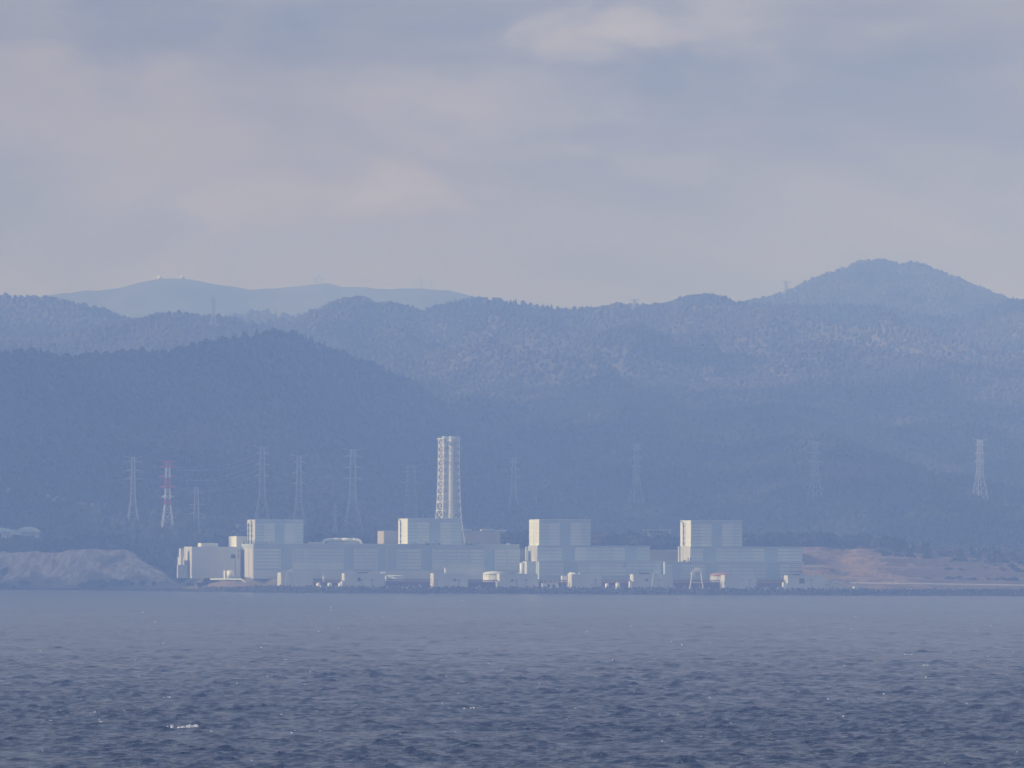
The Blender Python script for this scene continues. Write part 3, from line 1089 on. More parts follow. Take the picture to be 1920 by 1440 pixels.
# --- beige building behind
BG = Block(6118, 708, 720, 938, 995.6, 18, name='beige_building', label='long beige building behind the lattice stack and second tall block', group=None)
BG.body(M_beige)
BG.fb('wall_panel', 720.5, 746, 996.5, 1022, 0.2, M_beige)
BG.fb('wall_panel', 868, 937, 997, 1008.5, 0.2, M_beige)
BG.fb('wall_panel', 868, 927, 1009.4, 1023, 0.9, M_beige)
BG.sb('side_panel', 708.5, 719.5, 996.5, 1021, 0.2, M_beige)
BG.fb('cornice', 720, 938, 995.2, 996.2, 0.6, M_conc)
k = Block(6040, 949.5, 951, 957, 1019, T43.z1, name='roof_cabin', label='small white cabin on the roof at the right end of the very long hall', L=3.5)
k.body(M_white)
k.fb('door', 953, 954.5, 1020, 1022.5, 0.1, M_conc)
# rooftop pipework in front of the left tall blocks
for (x0, x1, Yd, seed, lb) in ((457, 512, 6012, 1, 'dark pipework on the roof at the foot of the leftmost tall block'), (766, 830, 6020, 2, 'dark roof pipework at the foot of the tall block in front of the stack'), (872, 900, 6026, 3, 'low dark pipework on the roof left of the small white cabin')):
    r_ = random.Random(seed)
    c = at(x0, 1020, Yd)
    e = empty('roof_pipework', (c[0], c[1], T43.z1), lb, 'pipework')
    n = int((x1 - x0) / 3)
    k1 = MB()
    k2 = MB()
    for q in range(n):
        p = at(x0 + (x1 - x0) * (q + r_.random() * 0.7) / n, 1020, Yd + r_.uniform(-3, 3))
        hgt = r_.uniform(1.2, 4.6)
        k1.cyl(p, r_.uniform(0.12, 0.3), T43.z1, T43.z1 + hgt, 6)
        if r_.random() < 0.5:
            k1.cyl(p, r_.uniform(0.5, 0.9), T43.z1, T43.z1 + hgt * 0.5, 8)
    a = at(x0, 1020, Yd)
    b_ = at(x1, 1020, Yd)
    k2.bar((a[0], a[1], T43.z1 + 1.8), (b_[0], b_[1], T43.z1 + 1.8), 0.2, 6)
    k2.bar((a[0], a[1], T43.z1 + 2.7), (b_[0] - (b_[0] - a[0]) * 0.4, b_[1], T43.z1 + 2.7), 0.15, 6)
    k1.build('riser', M_dark, e)
    k2.build('rail', M_teal, e)

# --- arched duct on the long roof
a = at(604.5, 1020, 6070)
b_ = at(678, 1020, 6070)
e = empty('roof_duct', (a[0], a[1], T43.z1), 'pale arched duct with rounded ends lying along the long roof', 'duct')
pts = []
hh = at(640, 1011.5, 6070)[2] - T43.z1
n = 14
for q in range(n + 1):
    aa = math.pi * q / n
    sx = -math.cos(aa)
    sx = math.copysign(abs(sx) ** 0.35, sx) if abs(sx) > 1e-6 else 0
    x = (a[0] + b_[0]) / 2 + (b_[0] - a[0]) / 2 * sx * 0.97
    pts.append((x, a[1], T43.z1 + hh * math.sin(aa) ** 0.55))
MB().path(pts, 1.35, 10).build('duct_shell', M_white, e, True)
MB().box((a[0], a[1], 0), (1, 0), (0, 1), 4, b_[0] - a[0] - 4, 1.4, 4.4, T43.z1, T43.z1 + hh * 0.75).build('duct_casing', M_panel, e)
k = MB()
for q in range(9):
    x = a[0] + (b_[0] - a[0]) * (q + 1.2) / 10.4
    k.bar((x, a[1] - 1.2, T43.z1), (x + 1.6, a[1] - 1.2, T43.z1 + hh * 0.9), 0.16)
    k.bar((x + 1.6, a[1] - 1.2, T43.z1), (x, a[1] - 1.2, T43.z1 + hh * 0.9), 0.16)
k.build('duct_brace', M_steel, e)
a0 = at(578, 1017.6, 6070)
MB().path([(a0[0], a0[1], a0[2]), (a[0] + 2, a0[1], a0[2])], 0.55, 8).build('feed_pipe', M_white, e)
MB().bar((a0[0] + 1, a0[1], T43.z1), (a0[0] + 1, a0[1], a0[2]), 0.3).build('pipe_support', M_steel, e)

# ------------------------------------------------------------------ lattice stack
SY = 6105.0
SCX = at(841.5, 900, SY)
e = empty('exhaust_stack', (SCX[0], SY, GZ), 'tall white exhaust stack of clustered flues inside a lattice frame', 'chimney')
prof_st = [(820, 19.4), (862, 19.6), (898, 20.2), (941, 21.8), (965, 23.3), (985, 25.5), (1005, 28.5), (1020, 31.5), (1060, 42.0), (1084, 48.0)]


def st(y):
    hw = np.interp(y, [p[0] for p in prof_st], [p[1] for p in prof_st]) * m_per_px(SY)
    # half width seen -> half side of the square plan turned by 20 degrees
    return float(hw) / (math.cos(math.radians(20)) + math.sin(math.radians(20))) , float(at(841, y, SY)[2])


ca_, sa_ = math.cos(math.radians(20)), math.sin(math.radians(20))


def corner(y, k):
    h_, z = st(y)
    sx, sy = ((-1, -1), (1, -1), (1, 1), (-1, 1))[k % 4]
    x, yy = sx * h_, sy * h_
    return Vector((SCX[0] + x * ca_ - yy * sa_, SY + x * sa_ + yy * ca_, z))


levels = [824, 836, 849, 862, 875, 888, 901, 914, 927, 941, 957, 974, 993, 1018, 1050, 1084]
for k in range(4):
    m = MB()
    for a, b_ in zip(levels[:-1], levels[1:]):
        m.bar(corner(a, k), corner(b_, k), 0.5, 6)
    m.build('leg', M_pwhite, e)
m = MB()
m2 = MB()
for a, b_ in zip(levels[:-1], levels[1:]):
    for k in range(4):
        m.bar(corner(a, k), corner(b_, k + 1), 0.30)
        m.bar(corner(a, k + 1), corner(b_, k), 0.30)
        m2.bar(corner(b_, k), corner(b_, k + 1), 0.34)
        mid = (corner(b_, k) + corner(b_, k + 1)) / 2
        m.bar(mid, (SCX[0], SY, corner(b_, 0).z), 0.14)
m.build('cross_brace', M_pwhite, e)
m2.build('ring_beam', M_pwhite, e)
for (x, y) in ((0.7, -4.0), (-4.1, -0.4), (4.3, 0.6), (-0.3, 4.2)):
    c = (SCX[0] + x * ca_ - y * sa_, SY + x * sa_ + y * ca_)
    f_ = MB().cyl(c, 2.05, GZ, at(841, 821.5, SY)[2], 22).build('flue', M_white if abs(x) < 2 else M_flue, e, True)  # outer flues coloured darker to stand for shade
    MB().cyl(c, 1.9, at(841, 821.5, SY)[2], at(841, 818, SY)[2], 16).build('flue_rim', M_tealroof, f_)
for q, (ya, yb_) in enumerate(((829, 836),)):
    m = MB()
    for (x, y) in ((0.7, -4.0), (-4.1, -0.4), (4.3, 0.6), (-0.3, 4.2)):
        m.cyl((SCX[0] + x * ca_ - y * sa_, SY + x * sa_ + y * ca_), 2.65, at(841, yb_, SY)[2], at(841, ya, SY)[2], 22)
    m.build('flue_collar', M_teal, e)


def deck(y, grow, th_):
    h_, z = st(y)
    h_ += grow
    m = MB()
    pts = []
    for zz in (z - th_, z):
        for k in range(4):
            sx, sy = ((-1, -1), (1, -1), (1, 1), (-1, 1))[k]
            x, yy = sx * h_, sy * h_
            pts.append((SCX[0] + x * ca_ - yy * sa_, SY + x * sa_ + yy * ca_, zz))
    # ring deck: four strips
    inner = h_ - grow - 0.8
    for k in range(4):
        m_pts = []
        for zz in (z - th_, z):
            for (kk, hh_) in ((k, h_), (k + 1, h_), (k + 1, inner), (k, inner)):
                sx, sy = ((-1, -1), (1, -1), (1, 1), (-1, 1))[kk % 4]
                x, yy = sx * hh_, sy * hh_
                m_pts.append((SCX[0] + x * ca_ - yy * sa_, SY + x * sa_ + yy * ca_, zz))
        m.hexa(m_pts)
    for k in range(4):
        sx, sy = ((-1, -1), (1, -1), (1, 1), (-1, 1))[k]
        sx2, sy2 = ((-1, -1), (1, -1), (1, 1), (-1, 1))[(k + 1) % 4]
        p = (SCX[0] + sx * h_ * ca_ - sy * h_ * sa_, SY + sx * h_ * sa_ + sy * h_ * ca_, z + 1.1)
        q_ = (SCX[0] + sx2 * h_ * ca_ - sy2 * h_ * sa_, SY + sx2 * h_ * sa_ + sy2 * h_ * ca_, z + 1.1)
        m.bar(p, q_, 0.1)
    m.build('platform', M_pwhite, e)


deck(822, 1.0, 0.8)
deck(861.5, 0.8, 0.6)
deck(941, 0.6, 0.5)
m = MB()
c = corner(861.5, 0)
m.box((c.x, c.y, 0), (1, 0), (0, 1), -1.2, 2.6, -0.9, 0.9, c.z - 0.9, c.z + 0.5)
m.build('service_landing', M_pwhite, e)
m = MB()
for a, b_ in zip(levels[:-3], levels[1:-2]):
    p, q_ = corner(a, 0), corner(b_, 0)
    r_ = (corner(a, 0) + (corner(a, 1) - corner(a, 0)) * 0.16)
    s_ = (corner(b_, 0) + (corner(b_, 1) - corner(b_, 0)) * 0.16)
    m.bar(r_, s_, 0.16)
    for q in range(5):
        f0, f1 = q / 5, (q + 1) / 5
        m.bar(p.lerp(q_, f0), r_.lerp(s_, f1), 0.12)
m.build('ladder', M_pwhite, e)


# ------------------------------------------------------------------ pylons
def pylon(px, ytop, ybase, label, arms, cages=(), hb=0.095, ht=0.022, arm=0.095, rot=12, m=M_pyl, bands=None, r=0.24, horns=True, pos=None, Yd=None):
    P = hit_terrain(px, ybase) if Yd is None else at(px, ybase, Yd)
    Yp = P[1]
    ztop = at(px, ytop, Yp)[2]
    z0 = P[2] - 4
    H = ztop - z0
    e = empty('pylon', (P[0], Yp, z0), label, 'pylon', 'high voltage pylons behind the plant')
    a = math.radians(rot)
    ux, uy = Vector((math.cos(a), math.sin(a), 0)), Vector((-math.sin(a), math.cos(a), 0))
    base = Vector((P[0], Yp, z0))
    waist = 0.42

    def hw(t_):
        return H * (hb + (ht * 1.5 - hb) * t_ / waist) if t_ < waist else H * (ht * 1.5 + (ht - ht * 1.5) * (t_ - waist) / (1 - waist))

    def cr(t_, k):
        sx, sy = ((-1, -1), (1, -1), (1, 1), (-1, 1))[k % 4]
        return base + ux * sx * hw(t_) + uy * sy * hw(t_) + Vector((0, 0, H * t_))
    lv = [0, 0.16, 0.29, 0.39, 0.47, 0.54, 0.61, 0.68, 0.75, 0.82, 0.89, 0.95, 0.985]

    def mt(t_):
        if bands is None:
            return m
        for (t0, mm) in bands:
            if t_ >= t0:
                return mm
        return bands[-1][1]
    if bands is None:
        for k in range(4):
            q = MB()
            for t0, t1 in zip(lv[:-1], lv[1:]):
                q.bar(cr(t0, k), cr(t1, k), r * (1.25 - 0.5 * t0))
            q.build('leg', m, e)
    groups = {}
    for t0, t1 in zip(lv[:-1], lv[1:]):
        mm = mt((t0 + t1) / 2)
        q = groups.setdefault(mm.name + str(0 if bands is None else t0), (MB(), mm))[0]
        for k in range(4):
            q.bar(cr(t0, k), cr(t1, k + 1), r * 0.42, 3)
            q.bar(cr(t0, k + 1), cr(t1, k), r * 0.42, 3)
            q.bar(cr(t1, k), cr(t1, k + 1), r * 0.42, 3)
            if bands is not None:
                q.bar(cr(t0, k), cr(t1, k), r * 1.25)
    for q, mm in groups.values():
        q.build('bracing' if bands is None else 'tower_section', mm, e)
    tips = []
    for t_, sp in arms:
        q = MB()
        L_ = H * arm * sp
        for s_ in (-1, 1):
            tip = base + ux * s_ * L_ + Vector((0, 0, H * t_))
            tips.append(tip)
            for sy in (-1, 1):
                ro = base + ux * s_ * hw(t_) + uy * sy * hw(t_) + Vector((0, 0, H * t_))
                up = ro + Vector((0, 0, H * 0.022))
                q.bar(ro, tip, r * 0.75)
                q.bar(up, tip, r * 0.6)
                for f_ in (0.33, 0.66):
                    q.bar(ro.lerp(tip, f_), up.lerp(tip, f_ * 0.7), r * 0.4, 3)
            q.bar(tip, tip + Vector((s_ * 0.6, 0, -H * 0.03)), r * 0.5, 3)
        q.build('crossarm', mt(t_), e)
    if horns:
        q = MB()
        for s_ in (-1, 1):
            tip = base + ux * s_ * H * arm * 1.15 + Vector((0, 0, H))
            q.bar(base + ux * s_ * hw(0.97) + Vector((0, 0, H * 0.955)), tip, r * 0.6)
            q.bar(base + ux * s_ * hw(0.97) + Vector((0, 0, H * 0.98)), tip, r * 0.6)
            tips.append(tip)
        q.build('earth_wire_arm', mt(0.99), e)
    for t_ in cages:
        q = MB()
        h2 = hw(t_) + H * 0.014
        c = [base + ux * sx * h2 + uy * sy * h2 + Vector((0, 0, H * t_)) for sx, sy in ((-1, -1), (1, -1), (1, 1), (-1, 1))]
        for k in range(4):
            q.bar(c[k], c[(k + 1) % 4], r * 0.6)
        q.build('guard_frame', mt(t_), e)
    return tips


ARM3 = ((0.905, 0.80), (0.775, 0.88), (0.645, 0.88))
CG = (0.49, 0.455, 0.42)
tp = {}
tp[1] = pylon(249, 855, 990, 'pale pylon at the far left, left of the red and white one', ((0.92, 1.1), (0.80, 1.1), (0.69, 1.1)), (0.56, 0.5), 0.088, 0.020, 0.115)
BND = ((0.885, M_red), (0.78, M_pwhite), (0.635, M_red), (0.50, M_pwhite), (0.34, M_red), (0.06, M_pwhite), (-1, M_red))
tp[2] = pylon(314, 862, 996, 'red and white banded pylon', ((0.90, 1.0), (0.775, 1.0), (0.635, 0.9), (0.50, 0.75)), (), 0.088, 0.024, 0.115, bands=BND, r=0.42)
tp[3] = pylon(368, 912, 992, 'faint thin pylon right of the red and white one', ((0.85, 1.2), (0.6, 1.3), (0.4, 1.2)), (), 0.07, 0.035, 0.14, r=0.13, horns=False)
tp[4] = pylon(491, 835, 990, 'tall pale pylon behind the leftmost tall block, left of a similar one', ARM3, CG)
tp[5] = pylon(560, 852, 1000, 'pale pylon behind the right end of the leftmost tall block', ARM3, CG)
tp[6] = pylon(661, 840, 996, 'wide footed pale pylon above the arched roof duct', ARM3, CG, 0.108, 0.024, 0.115)
tp[7] = pylon(628, 943, 1008, 'smallest pylon, just left of the wide footed one', ((0.9, 0.5), (0.78, 0.9), (0.68, 0.8)), (), 0.11, 0.018, 0.09, r=0.14, horns=False)
tp[8] = pylon(770, 870, 990, 'very faint pylon left of the lattice stack', ((0.88, 1.1), (0.72, 1.1)), (), 0.09, 0.05, 0.16, r=0.13)
tp[9] = pylon(963, 857, 955, 'faint pylon first to the right of the lattice stack', ARM3, CG, 0.098, 0.028, 0.13, r=0.2)
tp[10] = pylon(1193, 830, 952, 'faint pylon midway between the two right tall blocks', ARM3, CG, 0.108, 0.026, 0.105, rot=30, r=0.2)
tp[11] = pylon(1528, 825, 943, 'pale pylon above the left end of the brown bank', ((0.945, 1.05), (0.80, 1.1), (0.665, 1.1)), (0.46, 0.43), 0.10, 0.028, 0.125, rot=30, r=0.22)
tp[12] = pylon(1837, 823, 937, 'brightest pale pylon at the far right', ARM3, CG, 0.105, 0.028, 0.105, rot=30, m=M_pwhite, r=0.29)  # sunlit brightness put into its colour by the whiter steel
tp[13] = pylon(400, 556, 606, 'tiny faint pylon on the wooded skyline below the far range', ARM3, (), 0.1, 0.03, 0.16, r=0.35, Yd=10500)
tp[14] = pylon(1190, 561, 585, 'top of a far pylon poking over the middle skyline', ((0.95, 1.0), (0.5, 1)), (), 0.2, 0.08, 0.35, r=0.3, Yd=11500, horns=True)
tp[15] = pylon(1474, 527, 552, 'top of a far pylon at the left foot of the right peak', ((0.95, 1.0), (0.5, 1)), (), 0.2, 0.08, 0.35, r=0.3, Yd=13300, horns=True)


def wire(p, q, sag, label, r=0.09):
    p = Vector(p)
    q = Vector(q)
    n = 14
    pts = []
    for i in range(n + 1):
        f_ = i / n
        v_ = p.lerp(q, f_)
        v_.z -= sag * 4 * f_ * (1 - f_)
        pts.append(v_)
    m = MB()
    for a, b_ in zip(pts[:-1], pts[1:]):
        m.bar(a, b_, r, 3)
    o = m.build('power_line', M_steel)
    tag(o, label, 'power line', 'sagging wires between pylons')


wn = ('uppermost', 'second', 'third', 'fourth', 'fifth', 'lowest')
for j, (i2, i4) in enumerate(((0, 0), (1, 1), (2, 2), (3, 3), (4, 4), (5, 5))):
    wire(tp[2][i2], tp[4][i4], 9, '%s sagging wire running right from the red and white pylon' % wn[j], 0.08)
for j in range(6):
    wire(tp[5][j], tp[6][j], 8, '%s faint wire between the two pylons left of the arched duct' % wn[j], 0.055)

# radar domes and masts on the far range
def crest_point(hl, px):
    x = (px - 960) / FPX * hl.crest
    for _ in range(6):
        y_ = float(hl.yc(np.array([x]))[0])
        x = (px - 960) / FPX * y_
    return np.array([x, y_, float(hl.zc(np.array([x]))[0]) + hl.tree])


for (px, py, r_, lb) in ((298, 522, 5.5, 'larger round dome on the summit of the far range'), (341, 521.5, 4.5, 'smaller round dome just right of the summit dome')):
    c = crest_point(far_hill, px)
    m = MB()
    e = empty('radar_dome', (c[0], c[1], c[2] - 12), lb, 'dome', 'radar domes on the far range')
    MB().cyl(c, r_ * 1.2, c[2] - 14, c[2], 12).build('plinth', M_conc, e)
    MB().dome(c, r_ * 1.15, c[2], r_ * 1.5, 14, 6).build('dome_shell', M_white, e, True)
for (px, py, h_, lb) in ((590, 532, 14, 'left mast of the middle group on the far range'), (597, 531, 22, 'tallest mast of the middle group on the far range'), (603, 532, 13, 'right mast of the middle group on the far range'),
                         (777, 541, 22, 'thin left mast near the right end of the far range'), (788, 541, 30, 'tall mast near the right end of the far range'), (808, 541, 14, 'short dish mast at the right end of the far range')):
    c = crest_point(far_hill, px)
    e = empty('mast', (c[0], c[1], c[2] - 8), lb, 'mast', 'masts on the far range')
    m = MB()
    m.bar((c[0], c[1], c[2] - 10), (c[0], c[1], c[2] + h_), 1.3, 5, 0.8)
    m.build('pole', M_pyl, e)
    m = MB()
    for q in (0.5, 0.72, 0.9):
        m.bar((c[0] - 4.5, c[1], c[2] + h_ * q), (c[0] + 4.5, c[1], c[2] + h_ * q), 0.8)
    m.build('aerial', M_pyl, e)
c = crest_point(peak_hill, 1673)
m = MB()
e = empty('mast', (c[0], c[1], c[2] - 8), 'thin single mast on top of the right peak', 'mast')
MB().bar((c[0], c[1], c[2] - 12), (c[0], c[1], c[2] + 9), 0.5, 5, 0.3).build('pole', M_pyl, e)
MB().bar((c[0] - 1.4, c[1], c[2] + 6), (c[0] + 1.4, c[1], c[2] + 6), 0.3, 4).build('aerial', M_pyl, e)

# ------------------------------------------------------------------ sea front: pump houses and quay
QZ = 4.2
pumps = [
    (520, 527, 587, 1074, 1101, 'leftmost quay pump house, with a lit end beside the tripod frame'),
    (643.3, 645.8, 721, 1075, 1102, 'quay pump house with a dark square opening, second from the left'),
    (807, 813, 877, 1075, 1103, 'quay pump house under the pale annex of the long hall, third from the left'),
    (934, 937, 1008, 1076, 1104, 'quay pump house at the right end of the very long hall, fourth from the left'),
    (1064, 1072, 1127.5, 1077, 1105, 'quay pump house with a pointed lit end wall'),
    (1184, 1187.6, 1261.5, 1077, 1105, 'quay pump house with a narrow lit end behind the small gantry'),
    (1351, 1359, 1418, 1078.3, 1107, 'quay pump house just right of the red roofed tank'),
    (1473, 1477.3, 1547.5, 1079, 1107, 'rightmost quay pump house with a large dark square window'),
]
PB = []
for i, (xl, xc, xr, yt, yb, lb) in enumerate(pumps):
    Yp = float(shore_y(at(xc, 1100, 5960)[0])) + 24
    B = Block(Yp, xl, xc, xr, yt, QZ - 0.5, name='pump_house', label=lb, group='pump houses along the quay', L=None if xc - xl > 5 else 16)
    if B.L > 26:
        B.L = 26
    B.body(M_pump)
    B.fb('coping', xc, xr, yt - 0.2, yt + 0.9, 0.3, M_panel)
    n = 3
    for q in range(n):
        a = xc + (xr - xc) * q / n
        b_ = xc + (xr - xc) * (q + 1) / n
        B.fb('wall_panel', a + 0.3, b_ - 0.3, yt + 1.3, yb - 1, 0.14, M_pump)
    b1 = (xc - xl)
    B.sb('end_panel', xc - min(b1, 7.5) + 0.3, xc - 0.3, yt + 0.4, yb - 0.5, 0.15, M_soft)
    PB.append(B)
PB[0].sb('louvre', 523, 524.6, 1083, 1094, 0.3, M_conc)
PB[1].fb('window', 670.5, 676, 1083, 1090, 0.2, M_glass)
PB[3].fb('window', 957.5, 963, 1086, 1090.5, 0.2, M_dark)
PB[2].fb('window', 849.5, 855.5, 1086, 1089.5, 0.2, M_dark)
PB[2].sb('louvre', 809, 810.5, 1085, 1095, 0.3, M_conc)
PB[4].fb('door', 1107, 1112, 1096, 1103, 0.2, M_teal)
PB[5].fb('window', 1210, 1215.5, 1085.5, 1089.5, 0.2, M_dark)
PB[6].fb('recessed_frame', 1387, 1396, 1085, 1087, 0.2, M_teal)
PB[6].sb('louvre', 1354, 1355.5, 1087, 1096, 0.3, M_conc)
PB[7].fb('window', 1498.8, 1508.2, 1084.5, 1094.3, 0.2, M_glass)
# pointed gable on the fifth pump house
B = PB[4]
z = B.z1
g_ = MB()
pk = [B.pt(0, 0, z), B.pt(0, 20, z), B.pt(0, 10, z + 1.9), B.pt(3, 0, z), B.pt(3, 20, z), B.pt(3, 10, z + 1.9)]
g_.add(pk, [(0, 1, 2), (5, 4, 3), (0, 3, 4, 1), (1, 4, 5, 2), (2, 5, 3, 0)])
g_.build('gable', M_white, B.root)
# rails and small gear on the pump house roofs
for B, (x0, x1, hgt) in ((PB[1], (664, 698, 2.4)), (PB[3], (950, 975, 2.0)), (PB[5], (1195, 1226, 3.4)), (PB[7], (1481, 1508, 3.0))):
    a0 = B.front(x0, 1078)[0]
    a1 = B.front(x1, 1078)[0]
    k = MB()
    for q in range(5):
        a = a0 + (a1 - a0) * q / 4
        k.bar(B.pt(a, 3, B.z1), B.pt(a, 3, B.z1 + hgt), 0.12)
    k.bar(B.pt(a0, 3, B.z1 + hgt), B.pt(a1, 3, B.z1 + hgt), 0.22)
    k.box(B.C, B.u, B.v, a0 + 3, a1 - 3, 4, 7, B.z1, B.z1 + hgt * 0.4)
    k.build('roof_rack', M_dark, B.root)
for B, xsx in ((PB[3], (976, 980)), (PB[4], (1080, 1088)), (PB[1], (717, 722))):
    for x in xsx:
        a = B.front(x, 1076)[0]
        MB().dome(B.pt(a, 4, 0), 0.9, B.z1, 1.4, 10, 4).build('roof_vent', M_white, B.root)

# dark pipe racks between the pump houses
gaps = [(588, 642, 'pipe rack with three white domes between the two left pump houses'), (722, 806, 'long dark brown pipe rack between the second and third pump houses'), (879, 933, 'dark pipe rack in front of the white domed tank'),
        (1010, 1063, 'pipe rack with a pale portal frame left of the pointed end wall'), (1129, 1183, 'pipe rack with two pale tanks right of the pointed pump house'), (1263, 1349, 'dark pipe rack behind the white gantry crane'),
        (1420, 1472, 'low pipe rack with pale rubble left of the rightmost pump house')]
for gi, (x0, x1, lb) in enumerate(gaps):
    r_ = random.Random(50 + gi)
    Yg = float(shore_y(at(x0, 1100, 5960)[0])) + 27
    a = at(x0, 1100, Yg)
    b_ = at(x1, 1100, Yg)
    e = empty('pipe_rack', (a[0], a[1], QZ), lb, 'pipe rack', 'pipe racks on the quay')
    Lg = b_[0] - a[0]
    z_top = at(x0, 1087.5 if gi != 1 else 1086, Yg)[2]
    k = MB()
    n = int(Lg / 3.5)
    for q in range(n + 1):
        x = a[0] + Lg * q / n
        k.box((x, a[1], 0), (1, 0), (0, 1), -0.25, 0.25, -0.25, 0.25, QZ, z_top)
    k.build('rack_post', M_conc if gi in (3,) else M_pipe, e)
    for q in range(5):
        z = QZ + 0.6 + (z_top - QZ - 0.8) * q / 4
        MB().bar((a[0], a[1] + 1.0, z), (b_[0], a[1] + 1.0, z), 0.42, 8).build('pipe', M_pipe if q != 3 else M_roofr, e)
    k = MB().box((a[0], a[1], 0), (1, 0), (0, 1), 0.3, Lg - 0.3, 3.0, 4.5, QZ, z_top - 1.2).build('rack_casing', M_pipe, e)
    k = MB()
    for q in range(int(Lg / 5)):
        x = a[0] + Lg * (q + r_.random()) / int(Lg / 5)
        hh = r_.uniform(1, 3.0)
        k.cyl((x, a[1] - 1.2), r_.uniform(0.4, 1.1), QZ, QZ + hh, 8)
    k.build('valve_housing', M_conc, e)
    k = MB().box((a[0], a[1] - 4, 0), (1, 0), (0, 1), 0, Lg, 0, 0.4, QZ, QZ + 1.0).build('low_wall', M_pump, e)

# tanks and sheds on the quay
def small_tank(px, ybot, ytop, wpx, label, m=M_white, roof=None, dome=0.25, Yo=26, grp='pale tanks on the quay'):
    Yt_ = float(shore_y(at(px, 1100, 5960)[0])) + Yo
    c = at(px, ytop, Yt_)
    r_ = wpx * 0.5 * m_per_px(Yt_)
    e = empty('tank', (c[0], c[1], QZ), label, 'tank', grp)
    z0 = min(at(px, ybot, Yt_)[2], c[2] - 0.8)
    MB().cyl(c, r_, min(z0, GZ if Yo > 50 else QZ), c[2], 22).build('tank_shell', m, e, True)
    MB().dome(c, r_ * 1.04, c[2] - 0.02, r_ * dome * 2, 22, 5).build('tank_roof', roof or m, e, True)
    if wpx > 25:
        k = MB()
        for q in range(22):
            an = 2 * math.pi * q / 22
            k.bar((c[0] + r_ * 1.03 * math.cos(an), c[1] + r_ * 1.03 * math.sin(an), z0), (c[0] + r_ * 1.03 * math.cos(an), c[1] + r_ * 1.03 * math.sin(an), c[2]), 0.12)
        k.build('stiffener', m, e)


small_tank(925, 1085, 1077, 39, 'wide white domed tank behind the fourth pump house', M_white, M_panel, 0.16, 50)
small_tank(1352, 1087, 1079.5, 41, 'wide pinkish tank with a red domed roof', M_soft, M_roofr, 0.15, 50)
small_tank(740, 1084, 1080.5, 36, 'low flat pale tank right of the second pump house', M_pump, M_panel, 0.06, 44)
for i, x in enumerate((597, 618, 638)):
    small_tank(x, 1100, 1094.5, 8, ('left', 'middle', 'right')[i] + ' one of three small white domes between the two left pump houses', M_white, M_white, 0.25, 25)
small_tank(1138, 1103, 1095, 7, 'left one of two small pale tanks in the rack right of the pointed pump house', M_white, M_white, 0.2, 25)
small_tank(1158, 1103, 1094, 8, 'right one of two small pale tanks in the rack right of the pointed pump house', M_white, M_white, 0.2, 25)
small_tank(979, 1062, 1056.5, 9, 'small white tank in the gap between the long hall and the bare sided block', M_white, M_white, 0.2, 62, None)


def shed(xl, xc, xr, yt, label, Yo=24, L=8, m=M_pump, z0=QZ, door=True, name='shed'):
    Yp = float(shore_y(at(xc, 1100, 5960)[0])) + Yo
    B = Block(Yp, xl, xc, xr, yt, z0, name=name, label=label, L=L, cat='shed')
    B.body(m)
    B.fb('roof_edge', xc - 0.2, xr + 0.2, yt - 0.5, yt + 0.5, 0.3, M_panel)
    if door:
        B.fb('door', (xc * 2 + xr) / 3, (xc * 2 + xr) / 3 + 1.8, yt + 1.5, yt + 5.5, 0.1, M_glass)
    return B


s1 = shed(1015.5, 1017, 1047, 1093.5, 'pale low shed with an open portal left of the pointed pump house', 22, 7, M_white)
s1.fb('window', 1026, 1032, 1096, 1100, 0.1, M_glass)
s1.fb('window', 1036, 1041, 1096, 1100, 0.1, M_glass)
shed(1053, 1054, 1064, 1079.5, 'white lean-to against the pointed end wall', 40, 6, M_white, door=False)
shed(1468, 1469, 1474, 1092, 'small white box against the rightmost pump house', 22, 6, M_white, door=False)
shed(930, 931, 935, 1090, 'small white box against the fourth pump house', 22, 6, M_white, door=False)
shed(640, 641, 644.5, 1089, 'small white box against the second pump house', 22, 6, M_white, door=False)
shed(605, 606, 610, 1079, 'white upright cabinet above the left pipe rack', 42, 3, M_white, door=False)
shed(1180, 1181, 1186, 1090, 'small white box against the sixth pump house', 22, 6, M_white, door=False)
sx_ = shed(1601, 1602, 1624, 1100, 'low pale hut on the shore right of the ramp', 18, 7, M_pump)
# hillside buildings
hb_ = Block(6420, 1208, 1210, 1258, 993, 36, name='hill_building', label='long flat roofed building half hidden in trees between the two right blocks', L=6)
hb_.body(M_conc)
hb_.fb('roof_slab', 1204, 1258.5, 992.4, 994, 1.2, M_conc)
hb_.fb('window', 1216, 1232, 995.6, 997.6, 0.1, M_glass)
hb_.fb('window', 1236, 1252, 995.6, 997.6, 0.1, M_glass)
for (x0, x1, yt, lb) in ((868, 884, 993.4, 'left small white roofed house over the beige building'), (903, 925, 992.6, 'longest small white roofed house over the beige building'), (928, 949, 994.6, 'right small white roofed house over the beige building')):
    q = Block(6330, x0 - 0.5, x0, x1, yt, 34, name='house', label=lb, L=9, cat='house')
    q.body(M_conc)
    q.fb('roof', x0 - 0.3, x1 + 0.3, yt - 1.0, yt + 0.8, 0.8, M_white)

